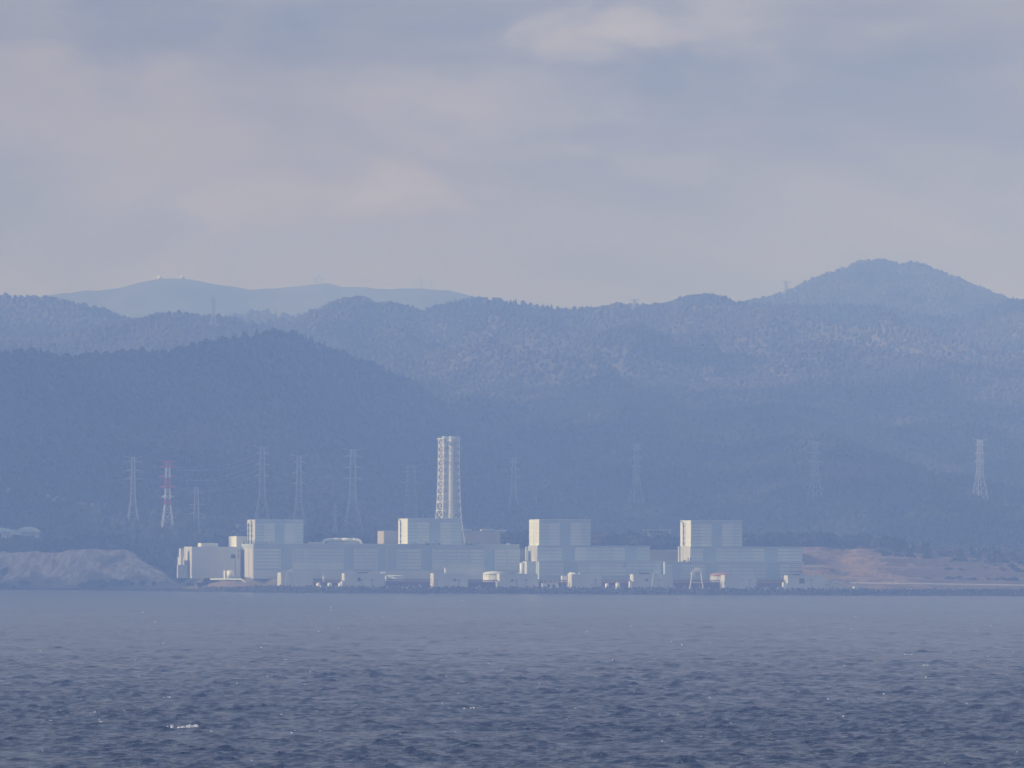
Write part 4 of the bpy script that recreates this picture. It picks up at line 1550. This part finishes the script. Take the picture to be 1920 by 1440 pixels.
# green-white curved roofs on the far left
for (x0, x1, yt, yb, lb) in ((-30, 24, 989.5, 996, 'pale green curved roof cut by the left edge of the picture'), (18, 40, 994, 1001, 'smallest pale green curved roof between two larger ones at far left'), (30, 73, 987.5, 996, 'largest pale green curved roof among trees at far left')):
    Yh = 6600
    a = at(x0, yb, Yh)
    b_ = at(x1, yb, Yh)
    zt = at(x0, yt, Yh)[2]
    e = empty('hall_with_curved_roof', (a[0], Yh, a[2] - 12), lb, 'hall', 'green roofed halls at far left')
    n = 14
    vs = []
    for d_ in (0, 26):
        for q in range(n + 1):
            f_ = q / n
            zz = a[2] + (zt - a[2]) * math.sin(math.pi * f_) ** 0.8
            vs.append((a[0] + (b_[0] - a[0]) * f_, Yh + d_, zz))
        for q in range(n, -1, -1):
            f_ = q / n
            zz = a[2] - 0.7
            vs.append((a[0] + (b_[0] - a[0]) * f_, Yh + d_, zz))
    N_ = 2 * (n + 1)
    fs = [(q, (q + 1) % N_, N_ + (q + 1) % N_, N_ + q) for q in range(N_)]
    fs += [(q, q + 1, N_ - 2 - q, N_ - 1 - q) for q in range(n)]
    fs += [(N_ + q + 1, N_ + q, 2 * N_ - 1 - q, 2 * N_ - 2 - q) for q in range(n)]
    mesh_obj('roof', vs, fs, M_tealroof, e)
    MB().box((a[0], Yh, 0), (1, 0), (0, 1), 1.5, b_[0] - a[0] - 1.5, 2, 24, a[2] - 12, a[2] - 0.4).build('wall', M_conc, e)
    k = MB()
    for q in range(1, 5):
        f_ = q / 5
        zz = a[2] + (zt - a[2]) * math.sin(math.pi * f_) ** 0.8
        k.bar((a[0] + (b_[0] - a[0]) * f_, Yh - 0.2, zz + 0.15), (a[0] + (b_[0] - a[0]) * f_, Yh + 26, zz + 0.15), 0.25)
    k.build('roof_rib', M_white, e)


# cranes and frames
def gantry(x0, x1, yt, yb, label, m, Yo=14, beam=0.6, lean=0.18, box=None, rr=0.35):
    Yp = float(shore_y(at(x0, 1100, 5960)[0])) + Yo
    a = at(x0, yb, Yp)
    b_ = at(x1, yb, Yp)
    zt = at(x0, yt, Yp)[2]
    z0 = QZ - 0.3
    e = empty('gantry_crane', (a[0], Yp, z0), label, 'crane', 'gantry cranes on the quay')
    Lx = b_[0] - a[0]
    for (xb, s_) in ((a[0], 1), (b_[0], -1)):
        for d_ in (0, 6):
            MB().bar((xb, Yp + d_, z0), (xb + s_ * Lx * lean, Yp + d_, zt), rr, 6).build('leg', m, e)
    k = MB()
    for d_ in (0, 6):
        k.box((a[0], Yp + d_, 0), (1, 0), (0, 1), Lx * lean - 0.6, Lx * (1 - lean) + 0.6, -0.4, 0.4, zt - beam, zt + beam)
        zm = z0 + (zt - z0) * 0.38
        k.box((a[0], Yp + d_, 0), (1, 0), (0, 1), Lx * 0.10, Lx * 0.9, -0.25, 0.25, zm - 0.25, zm + 0.25)
    k.build('beam', m, e)
    k = MB()
    k.box((a[0], Yp, 0), (1, 0), (0, 1), Lx * 0.35, Lx * 0.7, 1, 5, zt + beam, zt + beam + 1.8)
    k.build('winch_house', m, e)
    return e, a, b_, zt


gantry(534, 555, 1071.5, 1101, 'thin grey A-frame standing in front of the leftmost pump house', M_steel, 14, 0.35, 0.2, rr=0.22)
gantry(1221, 1243, 1075, 1105, 'small pale gantry in front of the narrow ended pump house', M_steel, 14, 0.4, 0.22, rr=0.24)
ge, ga, gb, gz = gantry(1293.5, 1319, 1070, 1105, 'largest white gantry crane on the quay, between two pump houses', M_pwhite, 13, 0.9, 0.2, rr=0.42)
MB().box((ga[0], ga[1], 0), (1, 0), (0, 1), 0.6, 4.4, 0.6, 4.6, gz - 3.6, gz - 0.95).build('cab', M_pwhite, ge)
k = MB()
for i in range(5):
    x = ga[0] + 5 + i * 1.1
    k.bar((x, ga[1] + 2, gz - 1), (x + 0.4, ga[1] + 2, gz - 5 - i % 2 * 2), 0.18)
k.build('hoist_cable', M_dark, ge)

# lamp posts on the quay
poles = [(698, 'lamp post in front of the second pump house'), (819, 'left lamp post in front of the third pump house'), (860.5, 'right lamp post in front of the third pump house'), (968, 'left lamp post in front of the fourth pump house'),
         (986.5, 'right lamp post in front of the fourth pump house'), (1117, 'lamp post in front of the pointed pump house'), (1239.5, 'lamp post right of the small pale gantry'), (1406, 'lamp post in front of the pump house by the red roofed tank'), (678, 'lamp post under the square opening of the second pump house'), (1521, 'lamp post in front of the rightmost pump house')]
for (px, lb) in poles:
    Yp = float(shore_y(at(px, 1100, 5960)[0])) + 15
    c = at(px, 1088, Yp)
    e = empty('lamp_post', (c[0], Yp, QZ), lb, 'lamp post', 'lamp posts along the quay')
    MB().bar((c[0], Yp, QZ), (c[0], Yp, c[2]), 0.26, 6, 0.2).build('pole', M_dark, e)
    MB().box(c, (1, 0), (0, 1), -1.2, 1.2, -0.35, 0.35, c[2], c[2] + 0.6).build('lamp_head', M_dark, e)

# left ramp wall, right ramp wall, fence line
def wall_run(name, pts_px, Yo, h_, label, m=M_panel, th_=0.6, cat='wall'):
    Ps = []
    for (px, py) in pts_px:
        Yp = float(shore_y(at(px, 1100, 5960)[0])) + Yo
        Ps.append(at(px, py, Yp))
    e = empty(name, Ps[0], label, cat)
    for a, b_ in zip(Ps[:-1], Ps[1:]):
        pts = []
        for dz in (-h_, 0):
            pts += [(a[0], a[1], a[2] + dz), (b_[0], b_[1], b_[2] + dz), (b_[0], b_[1] + th_, b_[2] + dz), (a[0], a[1] + th_, a[2] + dz)]
        MB().hexa(pts).build('wall_section', m, e)
    return e


wall_run('ramp_wall', [(394, 1084.5), (422, 1084), (452, 1084.5), (465, 1094.5)], 26, 1.3, 'pale wall stepping down above the red soil mound left of the quay', M_panelt)
wall_run('ramp_wall', [(1547.5, 1091.3), (1561, 1091.6), (1577, 1101.5), (1592, 1102.5), (1640, 1105)], 18, 1.5, 'pale sloping ramp wall right of the rightmost pump house', M_panelt)
wall_run('guard_wall', [(1561, 1088.8), (1583, 1089.6)], 34, 1.8, 'short pale wall above the ramp at the foot of the brown bank', M_panelt)
wall_run('quay_wall', [(585, 1098.6), (610, 1098.8), (645, 1099), (675, 1099.4)], 17, 1.0, 'long thin white wall in front of the two left pump houses', M_white)
# red soil mound
m = MB()
gx, gy = np.meshgrid(np.linspace(0, 1, 40), np.linspace(0, 1, 14))
pxx = 370 + gx * 125
Xm = (pxx - 960) / FPX * 5990
Ym = shore_y(Xm) + 12 + 22 * gy
Zm = 3.4 + 6.3 * np.sin(np.pi * gx) ** 0.8 * np.sin(np.pi * np.clip(gy * 0.9 + 0.06, 0, 1)) + (fbm(gx * 14, gy * 6, 3, 5) - 0.5) * 1.2
o = grid_obj('soil_mound', Xm, Ym, Zm, M_soil, 'structure', smooth=False)

# pale stones on the right verge
r_ = random.Random(12)
m = MB()
for q in range(90):
    px = r_.choice((r_.uniform(1785, 1850), r_.uniform(1785, 1900), r_.uniform(1424, 1468)))
    Yp = float(shore_y(at(px, 1100, 5960)[0])) + 15
    c = at(px, 1104 if px > 1700 else 1102.5, Yp)
    s_ = r_.uniform(0.25, 0.8)
    zb = 4.6
    pts = []
    for dz in (0, s_ * 1.6):
        for (dx, dy) in ((-1, -1), (1, -1), (1, 1), (-1, 1)):
            pts.append((c[0] + dx * s_ * r_.uniform(0.5, 1), c[1] + dy * s_, zb + dz * r_.uniform(0.7, 1.1)))
    m.hexa(pts)
tag(m.build('rubble', M_conc), 'scattered pale stones behind the sea defence', 'rubble', kind='stuff')

# ------------------------------------------------------------------ tetrapod sea defence
tet = []
tv = []
dirs = [Vector((0, 0, 1))] + [Vector((math.cos(a) * 0.943, math.sin(a) * 0.943, -0.333)) for a in (0, 2.094, 4.189)]
bm_ = MB()
for d_ in dirs:
    bm_.bar((0, 0, 0), d_ * 1.0, 0.42, 5, 0.25)
bv = np.array(bm_.v)
bf = np.array([f_ + (f_[-1],) * (5 - len(f_)) if len(f_) < 5 else f_ for f_ in bm_.f])
faces = bm_.f
ms_v = []
ms_f = []
nb = 0
r_ = np.random.default_rng(9)
for px in np.arange(318, 2150, 4.4):
    for row in range(4):
        q = px + r_.uniform(-2, 2)
        x = (q - 960) / FPX * 5950
        grow = np.clip((q - 318) / 160, 0.25, 1)
        t_ = row * 4.0 + r_.uniform(-1.2, 1.2) - 2
        z = (-0.6 + row * 1.75 + r_.uniform(-0.6, 0.7)) * grow
        A_ = r_.normal(size=(3, 3))
        Q, _ = np.linalg.qr(A_)
        s_ = r_.uniform(1.5, 2.2)
        v_ = (bv @ Q.T) * s_ + np.array([x, shore_y(x) + t_, z])
        ms_v.append(v_)
        ms_f += [tuple(i + nb for i in f_) for f_ in faces]
        nb += len(bv)
me = bpy.data.meshes.new('tetrapods')
me.from_pydata(np.concatenate(ms_v).tolist(), [], ms_f)
me.materials.append(M_rock)
o = bpy.data.objects.new('tetrapods', me)
COL.objects.link(o)
tag(o, 'dark band of concrete tetrapods piled along the waterline', 'sea defence', kind='stuff')
# rocks under the cliff
m = MB()
r2 = random.Random(3)
for q in range(420):
    px = r2.uniform(-60, 340)
    x = (px - 960) / FPX * 6200
    y = float(shore_y(x)) + r2.uniform(-2, 12)
    s_ = r2.uniform(0.5, 1.9)
    pts = []
    for dz in (-s_, s_):
        for (dx, dy) in ((-1, -1), (1, -1), (1, 1), (-1, 1)):
            pts.append((x + dx * s_ * r2.uniform(0.5, 1.3), y + dy * s_ * r2.uniform(0.5, 1.2), 0.5 + dz * r2.uniform(0.4, 0.9)))
    m.hexa(pts)
tag(m.build('shore_rocks', M_rock), 'dark rocks along the foot of the pale cliff', 'rocks', kind='stuff')

# ------------------------------------------------------------------ trees
def crown_mesh(name, kind, seed, nleaf=240, hgt=1.0):
    """crown of many leaf sized faces spread through its volume; unit height"""
    r_ = np.random.default_rng(seed)
    vs = []
    fs = []
    lobes = []
    if kind == 'round':
        for k in range(7):
            a = r_.uniform(0, 6.28)
            q = r_.uniform(0.05, 0.26)
            lobes.append((q * math.cos(a), q * math.sin(a), r_.uniform(0.42, 0.82), r_.uniform(0.13, 0.22)))
        lobes.append((0, 0, 0.62, 0.26))
    for k in range(nleaf):
        if kind == 'round':
            l_ = lobes[r_.integers(len(lobes))]
            d_ = r_.normal(size=3)
            d_ /= np.linalg.norm(d_)
            c = np.array(l_[:3]) + d_ * l_[3] * r_.uniform(0.55, 1.08)
            s_ = r_.uniform(0.035, 0.075)
        else:
            z = r_.uniform(0.12, 1.0)
            rr = (1.03 - z) * 0.30 * r_.uniform(0.4, 1.1) * (0.8 + 0.35 * math.sin(z * 40))
            a = r_.uniform(0, 6.28)
            c = np.array([rr * math.cos(a), rr * math.sin(a), z])
            s_ = r_.uniform(0.03, 0.065)
        e1 = r_.normal(size=3)
        e1 /= np.linalg.norm(e1)
        e2 = np.cross(e1, r_.normal(size=3))
        e2 /= np.linalg.norm(e2)
        n = len(vs)
        vs += [c - e1 * s_ - e2 * s_, c + e1 * s_ - e2 * s_ * 0.6, c + e1 * s_ + e2 * s_, c - e1 * s_ * 0.7 + e2 * s_]
        fs.append((n, n + 1, n + 2, n + 3))
    me = bpy.data.meshes.new(name)
    me.from_pydata([tuple(map(float, v)) for v in vs], [], fs)
    return me


def trunk_mesh(name, kind):
    m = MB()
    if kind == 'round':
        m.bar((0, 0, 0), (0.01, 0, 0.35), 0.03, 6, 0.022)
        m.bar((0.01, 0, 0.35), (0.0, 0.01, 0.72), 0.022, 6, 0.008)
        for a in (0.3, 2.2, 4.4):
            m.bar((0.005, 0, 0.34), (0.2 * math.cos(a), 0.2 * math.sin(a), 0.62), 0.013, 5, 0.005)
    else:
        m.bar((0, 0, 0), (0, 0, 0.95), 0.022, 6, 0.004)
        for k in range(6):
            a = k * 1.1
            z = 0.2 + k * 0.11
            m.bar((0, 0, z), ((0.95 - z) * 0.24 * math.cos(a), (0.95 - z) * 0.24 * math.sin(a), z + 0.02), 0.008, 4, 0.003)
    me = bpy.data.meshes.new(name)
    me.from_pydata(m.v, [], m.f)
    me.materials.append(M_bark)
    return me


variants = []
for i, (kd, mt_, nl) in enumerate((('round', M_ever, 420), ('round', M_ever, 420), ('cone', M_ever, 380), ('round', M_decid, 300), ('round', M_decid, 340), ('cone', M_ever, 340))):
    cm = crown_mesh('crown', kd, 100 + i, nl)
    cm.materials.append(mt_)
    variants.append((cm, trunk_mesh('trunk', kd), kd, mt_))
tree_count = 0


def tree(x, y, h_, vi, label, group, wid=1.0):
    global tree_count
    cm, tm, kd, mt_ = variants[vi]
    z = float(terrain(np.array([x]), np.array([y]))[0])
    e = empty('tree', (x, y, z - 0.4), label, 'tree', group)
    e.scale = (h_ * wid, h_ * wid, h_)
    e.rotation_euler = (0, 0, random.uniform(0, 6.28))
    for nm, me in (('trunk', tm), ('crown', cm)):
        o = bpy.data.objects.new(nm, me)
        COL.objects.link(o)
        o.parent = e
    tree_count += 1


tr = random.Random(21)
KL = {0: 'dark round evergreen tree', 1: 'dark round evergreen tree', 2: 'dark pointed conifer', 3: 'bare brown tree', 4: 'bare brown tree', 5: 'dark pointed conifer'}


def belt(x0, x1, Yfn, n, hrange, where, group, mix, wid=(0.9, 1.3), jit=18):
    for i in range(n):
        px = x0 + (x1 - x0) * (i + tr.random()) / n
        vi = tr.choice(mix)
        Yb = Yfn(px) + tr.uniform(0, jit)
        x = (px - 960) / FPX * Yb
        f_ = (px - x0) / (x1 - x0)
        zone = 'left end' if f_ < 0.25 else 'left middle' if f_ < 0.5 else 'right middle' if f_ < 0.75 else 'right end'
        hh_ = tr.uniform(*hrange)
        tall = 'tall ' if hh_ > (hrange[0] + hrange[1]) / 2 else 'short '
        tree(x, Yb, hh_, vi, tall + KL[vi] + ' ' + where + ', ' + zone, group, tr.uniform(*wid))


belt(-90, 262, lambda p: 6262, 60, (10, 17), 'on top of the pale cliff', 'trees above the pale cliff', (0, 1, 0, 1, 5, 4))
belt(200, 340, lambda p: 6205, 34, (9, 15), 'between pale cliff and plant', 'trees between cliff and plant', (0, 1, 0, 1), jit=40)
belt(1105, 1275, lambda p: 6262, 40, (10, 19), 'between the two right tall blocks', 'trees between the two right tall blocks', (0, 1, 3, 4, 0, 2))
belt(930, 992, lambda p: 6262, 18, (12, 18), 'left of the bare sided block', 'trees between the long hall and the next block', (0, 1, 0, 5))
belt(1392, 1700, lambda p: 6262, 62, (11, 18), 'in the dark row above the brown bank', 'trees above the brown bank', (0, 1, 2, 0, 1, 4, 5))
belt(1640, 1990, lambda p: 6235, 46, (8, 15), 'at the far right above the terraces', 'trees at the far right', (0, 1, 2, 3, 4, 4))
belt(560, 760, lambda p: 6262, 30, (8, 14), 'behind the long hall left of the stack', 'trees behind the long hall', (0, 1, 0, 4))
belt(318, 470, lambda p: 6262, 24, (8, 14), 'behind the plain pale block', 'trees behind the plain pale block', (0, 1, 0, 5))


def shrub(px, Yo, h_, label, group, vi=0, wid=1.5, zoff=0.0, bank=False):
    if bank:
        label = '%s %s shrub on the %s of the terraced bank, %s' % ('big' if h_ > 8 else 'small', 'brown' if vi == 4 else 'dark',
                'crest' if Yo > 190 else 'middle bench' if Yo > 130 else 'lowest bench', 'left part' if px < 1730 else 'centre' if px < 1820 else 'right part')
    Ys = float(shore_y((px - 960) / FPX * 6100)) + Yo
    x = (px - 960) / FPX * Ys
    cm, tm, kd, mt_ = variants[vi]
    z = float(land_h(np.array([x]), np.array([Ys]))[0]) + zoff
    e = empty('shrub', (x, Ys, z - 0.35 * h_), label, 'shrub', group)
    e.scale = (h_ * wid, h_ * wid, h_)
    e.rotation_euler = (0, 0, tr.uniform(0, 6.28))
    for nm, me in (('stem', tm), ('crown', cm)):
        o = bpy.data.objects.new(nm, me)
        COL.objects.link(o)
        o.parent = e


for i in range(34):
    shrub(tr.choice((tr.uniform(-40, 70), tr.uniform(150, 250), tr.uniform(180, 300))), tr.uniform(9, 19), tr.uniform(4, 9), 'dark low shrub at the foot of the pale cliff', 'shrubs under the pale cliff', tr.choice((0, 1)), 1.3)
for i in range(240):
    shrub(1640 + 350 * tr.random() ** 0.8, tr.uniform(75, 240), tr.uniform(5, 11), 'dark shrub on the right part of the terraced bank', 'shrubs on the terraced bank', tr.choice((0, 1, 4)), 1.3, bank=True)
for i in range(22):
    shrub(tr.uniform(1590, 1700), tr.uniform(215, 245), tr.uniform(5, 9), 'brown shrub on the crest of the terraced bank', 'brown shrubs on the bank crest', tr.choice((3, 4)), 1.4)
for i in range(16):
    shrub(tr.uniform(1222, 1275), tr.uniform(215, 250), tr.uniform(3, 5), 'brown shrub behind the gap between the two right blocks', 'brown shrubs behind the gap', tr.choice((3, 4)), 1.4)
for i in range(22):
    shrub(tr.uniform(335, 470), tr.uniform(40, 52), tr.uniform(2, 5), 'dark scrub bush below the plain pale block', 'scrub below the plain pale block', tr.choice((0, 1)), 1.5)

# ---- forest on the hills: instanced crowns
fcol = bpy.data.collections.new('crown_sources')


def lump(name, seed, cone, material, sub=2):
    bm = bmesh.new()
    bmesh.ops.create_icosphere(bm, subdivisions=sub, radius=1.0)
    r_ = np.random.default_rng(seed)
    for v in bm.verts:
        z = v.co.z
        if cone:
            f_ = 0.62 * (1 - (z + 1) / 2) + 0.08
            v.co.x *= f_ * 1.15
            v.co.y *= f_ * 1.15
            v.co.z *= 1.25
        k = 1 + r_.uniform(-0.28, 0.25)
        v.co.x *= k
        v.co.y *= k
        v.co.z *= 1 + r_.uniform(-0.15, 0.15)
        v.co.z += 0.45
    me = bpy.data.meshes.new(name)
    bm.to_mesh(me)
    bm.free()
    me.materials.append(material)
    o = bpy.data.objects.new(name, me)
    return o


M_fe = mat('forest_evergreen', (0.042, 0.048, 0.034), (0.030, 0.036, 0.027), 0.9, 0.01, rnd=0.2)
M_fd = mat('forest_bare_wood', (0.096, 0.084, 0.070), (0.066, 0.060, 0.050), 0.95, 0.01, rnd=0.15)
col_e = bpy.data.collections.new('evergreen_crowns')
col_d = bpy.data.collections.new('bare_crowns')
for i in range(3):
    col_e.objects.link(lump('evergreen_crown', 200 + i, i == 2, M_fe))
    col_d.objects.link(lump('bare_crown', 300 + i, False, M_fd))


def instancer(obj, coll):
    ng = bpy.data.node_groups.new('scatter_crowns', 'GeometryNodeTree')
    ng.interface.new_socket('Geometry', in_out='INPUT', socket_type='NodeSocketGeometry')
    ng.interface.new_socket('Geometry', in_out='OUTPUT', socket_type='NodeSocketGeometry')
    N = ng.nodes
    L = ng.links
    gi = N.new('NodeGroupInput')
    go = N.new('NodeGroupOutput')
    ci = N.new('GeometryNodeCollectionInfo')
    ci.inputs['Collection'].default_value = coll
    ci.inputs['Separate Children'].default_value = True
    ci.inputs['Reset Children'].default_value = True
    ip = N.new('GeometryNodeInstanceOnPoints')
    ip.inputs['Pick Instance'].default_value = True
    rv = N.new('FunctionNodeRandomValue')
    rv.data_type = 'FLOAT_VECTOR'
    rv.inputs[0].default_value = (0, 0, 0)
    rv.inputs[1].default_value = (0.15, 0.15, 6.28)
    na = N.new('GeometryNodeInputNamedAttribute')
    na.data_type = 'FLOAT_VECTOR'
    na.inputs[0].default_value = 'size'
    ri = N.new('FunctionNodeRandomValue')
    ri.data_type = 'INT'
    ri.inputs[4].default_value = 0
    ri.inputs[5].default_value = 2
    L.new(gi.outputs[0], ip.inputs['Points'])
    L.new(ci.outputs[0], ip.inputs['Instance'])
    L.new(ri.outputs[2], ip.inputs['Instance Index'])
    L.new(rv.outputs[0], ip.inputs['Rotation'])
    L.new(na.outputs[0], ip.inputs['Scale'])
    L.new(ip.outputs[0], go.inputs[0])
    md = obj.modifiers.new('scatter', 'NODES')
    md.node_group = ng


def forest(hl, label, sp, frac_d, radius, seed, half=1.12, pale=0.0, only=None, y0=None, y1=None, hfun=None):
    r_ = np.random.default_rng(seed)
    ya = hl.foot + 30 if y0 is None else y0
    yb = hl.crest + (hl.crest - hl.foot) * 0.15 + (2250 if hl.name == 'near_hills' else 0) if y1 is None else y1
    W = 960 * half * yb / FPX
    nx = int(2 * W / sp)
    ny = int((yb - ya) / (sp * 1.25))
    X, Y = np.meshgrid(np.linspace(-W, W, nx), np.linspace(ya, yb, ny))
    X = X.ravel() + r_.uniform(-0.6, 0.6, X.size) * sp
    Y = Y.ravel() + r_.uniform(-0.6, 0.6, Y.size) * sp
    keep = np.abs(X) < 960 * half * Y / FPX
    X, Y = X[keep], Y[keep]
    Z = (hfun or hl.h)(X, Y)
    keep = Z > land_h(X, Y) - 3
    if hl.name == 'near_hills' and hfun is None:
        ppx, ppy = to_px(X, Y, Z)
        mid_ = np.interp(ppx, [-60, 0, 60, 110, 160, 215], [915, 920, 929, 938, 945, 951])
        keep &= ~((ppx < 212) & (np.abs(ppy - mid_ - 4.5) < 11))
    X, Y, Z = X[keep], Y[keep], Z[keep]
    kindn = fbm(X / 150, Y / 190, 4, seed) + 0.10 * fbm(X / 25, Y / 25, 2, seed + 1) - 0.05
    thr = np.quantile(kindn, 1 - frac_d)
    isd = kindn + r_.normal(size=len(X)) * 0.03 > thr
    for sel, coll, nm, lb in ((~isd, col_e, 'evergreen_forest', 'dark evergreen forest ' + label), (isd, col_d, 'bare_forest', 'bare brown winter woodland ' + label)):
        P = np.stack([X[sel], Y[sel], Z[sel]], -1)
        if not len(P):
            continue
        me = bpy.data.meshes.new(nm)
        me.vertices.add(len(P))
        me.vertices.foreach_set('co', P.ravel())
        at_ = me.attributes.new('size', 'FLOAT_VECTOR', 'POINT')
        s_ = radius * (0.6 + 0.75 * r_.random(len(P)) ** 1.3)
        S = np.stack([s_, s_, s_ * r_.uniform(0.9, 1.5, len(P))], -1)
        at_.data.foreach_set('vector', S.ravel())
        me.update()
        o = bpy.data.objects.new(nm, me)
        COL.objects.link(o)
        instancer(o, coll)
        tag(o, lb, 'forest', kind='stuff')
    return len(X)


cl_v = []
cl_px = np.arange(-60, 216, 4.0)
for q in cl_px:
    m_ = np.interp(q, [-60, 0, 60, 110, 160, 215], [915, 920, 929, 938, 945, 951])
    for dy_ in (5.5, 1.8, -1.8, -5.5):
        k_ = dy_ * (1.0 if q < 170 else (216 - q) / 46)
        P_ = hit_terrain(q, m_ + k_)
        cl_v.append((P_[0], P_[1], P_[2] + 0.9))
cl_f = [(4 * i_ + j_, 4 * i_ + 4 + j_, 4 * i_ + 5 + j_, 4 * i_ + 1 + j_) for i_ in range(len(cl_px) - 1) for j_ in range(3)]
M_clear = mat('pale_cut_ground', (0.30, 0.24, 0.20), (0.14, 0.12, 0.10), 0.95, 0.06, detail=7)
tag(mesh_obj('clearing', cl_v, cl_f, M_clear), kind='structure')
nt = 0
nt += forest(near_hill, 'on the near blue hills behind the plant', 6.0, 0.15, 3.3, 1)
nt += forest(main_hill, 'on the long middle ridge', 6.6, 0.55, 3.3, 2)
nt += forest(peak_hill, 'on the rounded right peak', 7.4, 0.65, 3.6, 3)
nt += forest(left_hill, 'on the dark left ridge', 8.5, 0.2, 4.2, 4)
nt += forest(lpale_hill, 'on the mottled left ridge', 7.6, 0.6, 3.6, 5)
nt += forest(lback_hill, 'on the small ridge under the far range', 10.0, 0.4, 4.6, 6)
nt += forest(near_hill, 'on the plateau behind the tree belts', 7.5, 0.25, 4.4, 7, y0=6285, y1=6850, hfun=lambda x, y: terrain(x, y))
print('forest crowns', nt, 'trees', tree_count)

# ------------------------------------------------------------------ an unseen bank of low cloud off to the left, shaped to shade the near hills
CZ = 1450.0
dz_ = CZ - 70.0
shx = -math.cos(SUN_B) * dz_ / math.tan(SUN_EL)
shy = -math.sin(SUN_B) * dz_ / math.tan(SUN_EL)
gx, gy = np.meshgrid(np.arange(-1900, 1500, 22.0), np.arange(5800, 11200, 22.0))
nse = (fbm(gx / 300, gy / 300, 5, 91) - 0.5)
front = np.where(gx < -310, 6104 + nse * 30, 6640 + nse * 120)
right = 430 + (gy - 7000) * 0.42 + nse * 500
inside = np.minimum(gy - front, 9850 + nse * 3000 - gy)
inside = np.minimum(inside, np.minimum(right - gx, gx + 1750 + nse * 500))
holes = (0.57 - fbm(gx / 85, gy / 190, 4, 94)) * 900  # holes cut over the centre to brighten the air and hills
inside = np.where(gx > -170, np.minimum(inside, holes), inside)
p2 = sum((Vector(v_) for v_ in tp[2][:4]), Vector((0, 0, 0))) / 4      # a gap cut in the cloud to put the red and white pylon in sun
inside = np.minimum(inside, np.maximum(np.abs(gx - p2.x) - 105, np.abs(gy - p2.y) - 40))
th_ = np.clip(inside, 0, None) ** 0.62 * (0.6 + 1.0 * fbm(gx / 120, gy / 120, 4, 92))
cell = (inside[:-1, :-1] > 0) & (inside[1:, 1:] > 0) & (inside[:-1, 1:] > 0) & (inside[1:, :-1] > 0)
idx = -np.ones(gx.shape, int)
need = np.zeros(gx.shape, bool)
for a, b_ in ((slice(0, -1), slice(0, -1)), (slice(1, None), slice(0, -1)), (slice(0, -1), slice(1, None)), (slice(1, None), slice(1, None))):
    need[a, b_] |= cell
idx[need] = np.arange(need.sum())
top = np.stack([gx[need] + shx, gy[need] + shy, CZ + th_[need] * 3.2], -1)
bot = np.stack([gx[need] + shx, gy[need] + shy, CZ - th_[need] * 0.7 - 1.0], -1)
N_ = need.sum()
fi, fj = np.nonzero(cell)
q4 = np.stack([idx[fi, fj], idx[fi, fj + 1], idx[fi + 1, fj + 1], idx[fi + 1, fj]], -1)
faces_ = q4.tolist() + (q4[:, ::-1] + N_).tolist()
mc = bpy.data.materials.new('cloud_vapour')
mc.use_nodes = True
t = NT(mc.node_tree)
t.n.clear()
df = t.new('ShaderNodeBsdfDiffuse')
df.inputs[0].default_value = (0.9, 0.9, 0.9, 1)
tl = t.new('ShaderNodeBsdfTranslucent')
tl.inputs[0].default_value = (0.9, 0.9, 0.9, 1)
ms = t.new('ShaderNodeMixShader')
t.l.new(df.outputs[0], ms.inputs[1])
t.l.new(tl.outputs[0], ms.inputs[2])
mo = t.new('ShaderNodeOutputMaterial')
t.l.new(ms.outputs[0], mo.inputs[0])
o = mesh_obj('cloud', np.concatenate([top, bot]), faces_, mc, None, True)
tag(o, kind='structure')

# ------------------------------------------------------------------ haze
HZ0, HZ1 = -8.0, 752.0
hm = bpy.data.materials.new('haze_air')
hm.use_nodes = True
t = NT(hm.node_tree)
t.n.clear()
pv = t.new('ShaderNodeVolumePrincipled')
pv.inputs['Color'].default_value = (0.285, 0.455, 1.0, 1)
pv.inputs['Absorption Color'].default_value = (0.92, 0.92, 0.92, 1)
pv.inputs['Density'].default_value = 1.8e-4
pv.inputs['Anisotropy'].default_value = 0.0
mo = t.new('ShaderNodeOutputMaterial')
t.l.new(pv.outputs[0], mo.inputs['Volume'])
m = MB().box((0, 0, 0), (1, 0), (0, 1), -31000, 31000, -31000, 52000, HZ0, HZ1)
hz = m.build('haze', hm)
tag(hz, 'thin blue haze over the sea and hills', kind='stuff')
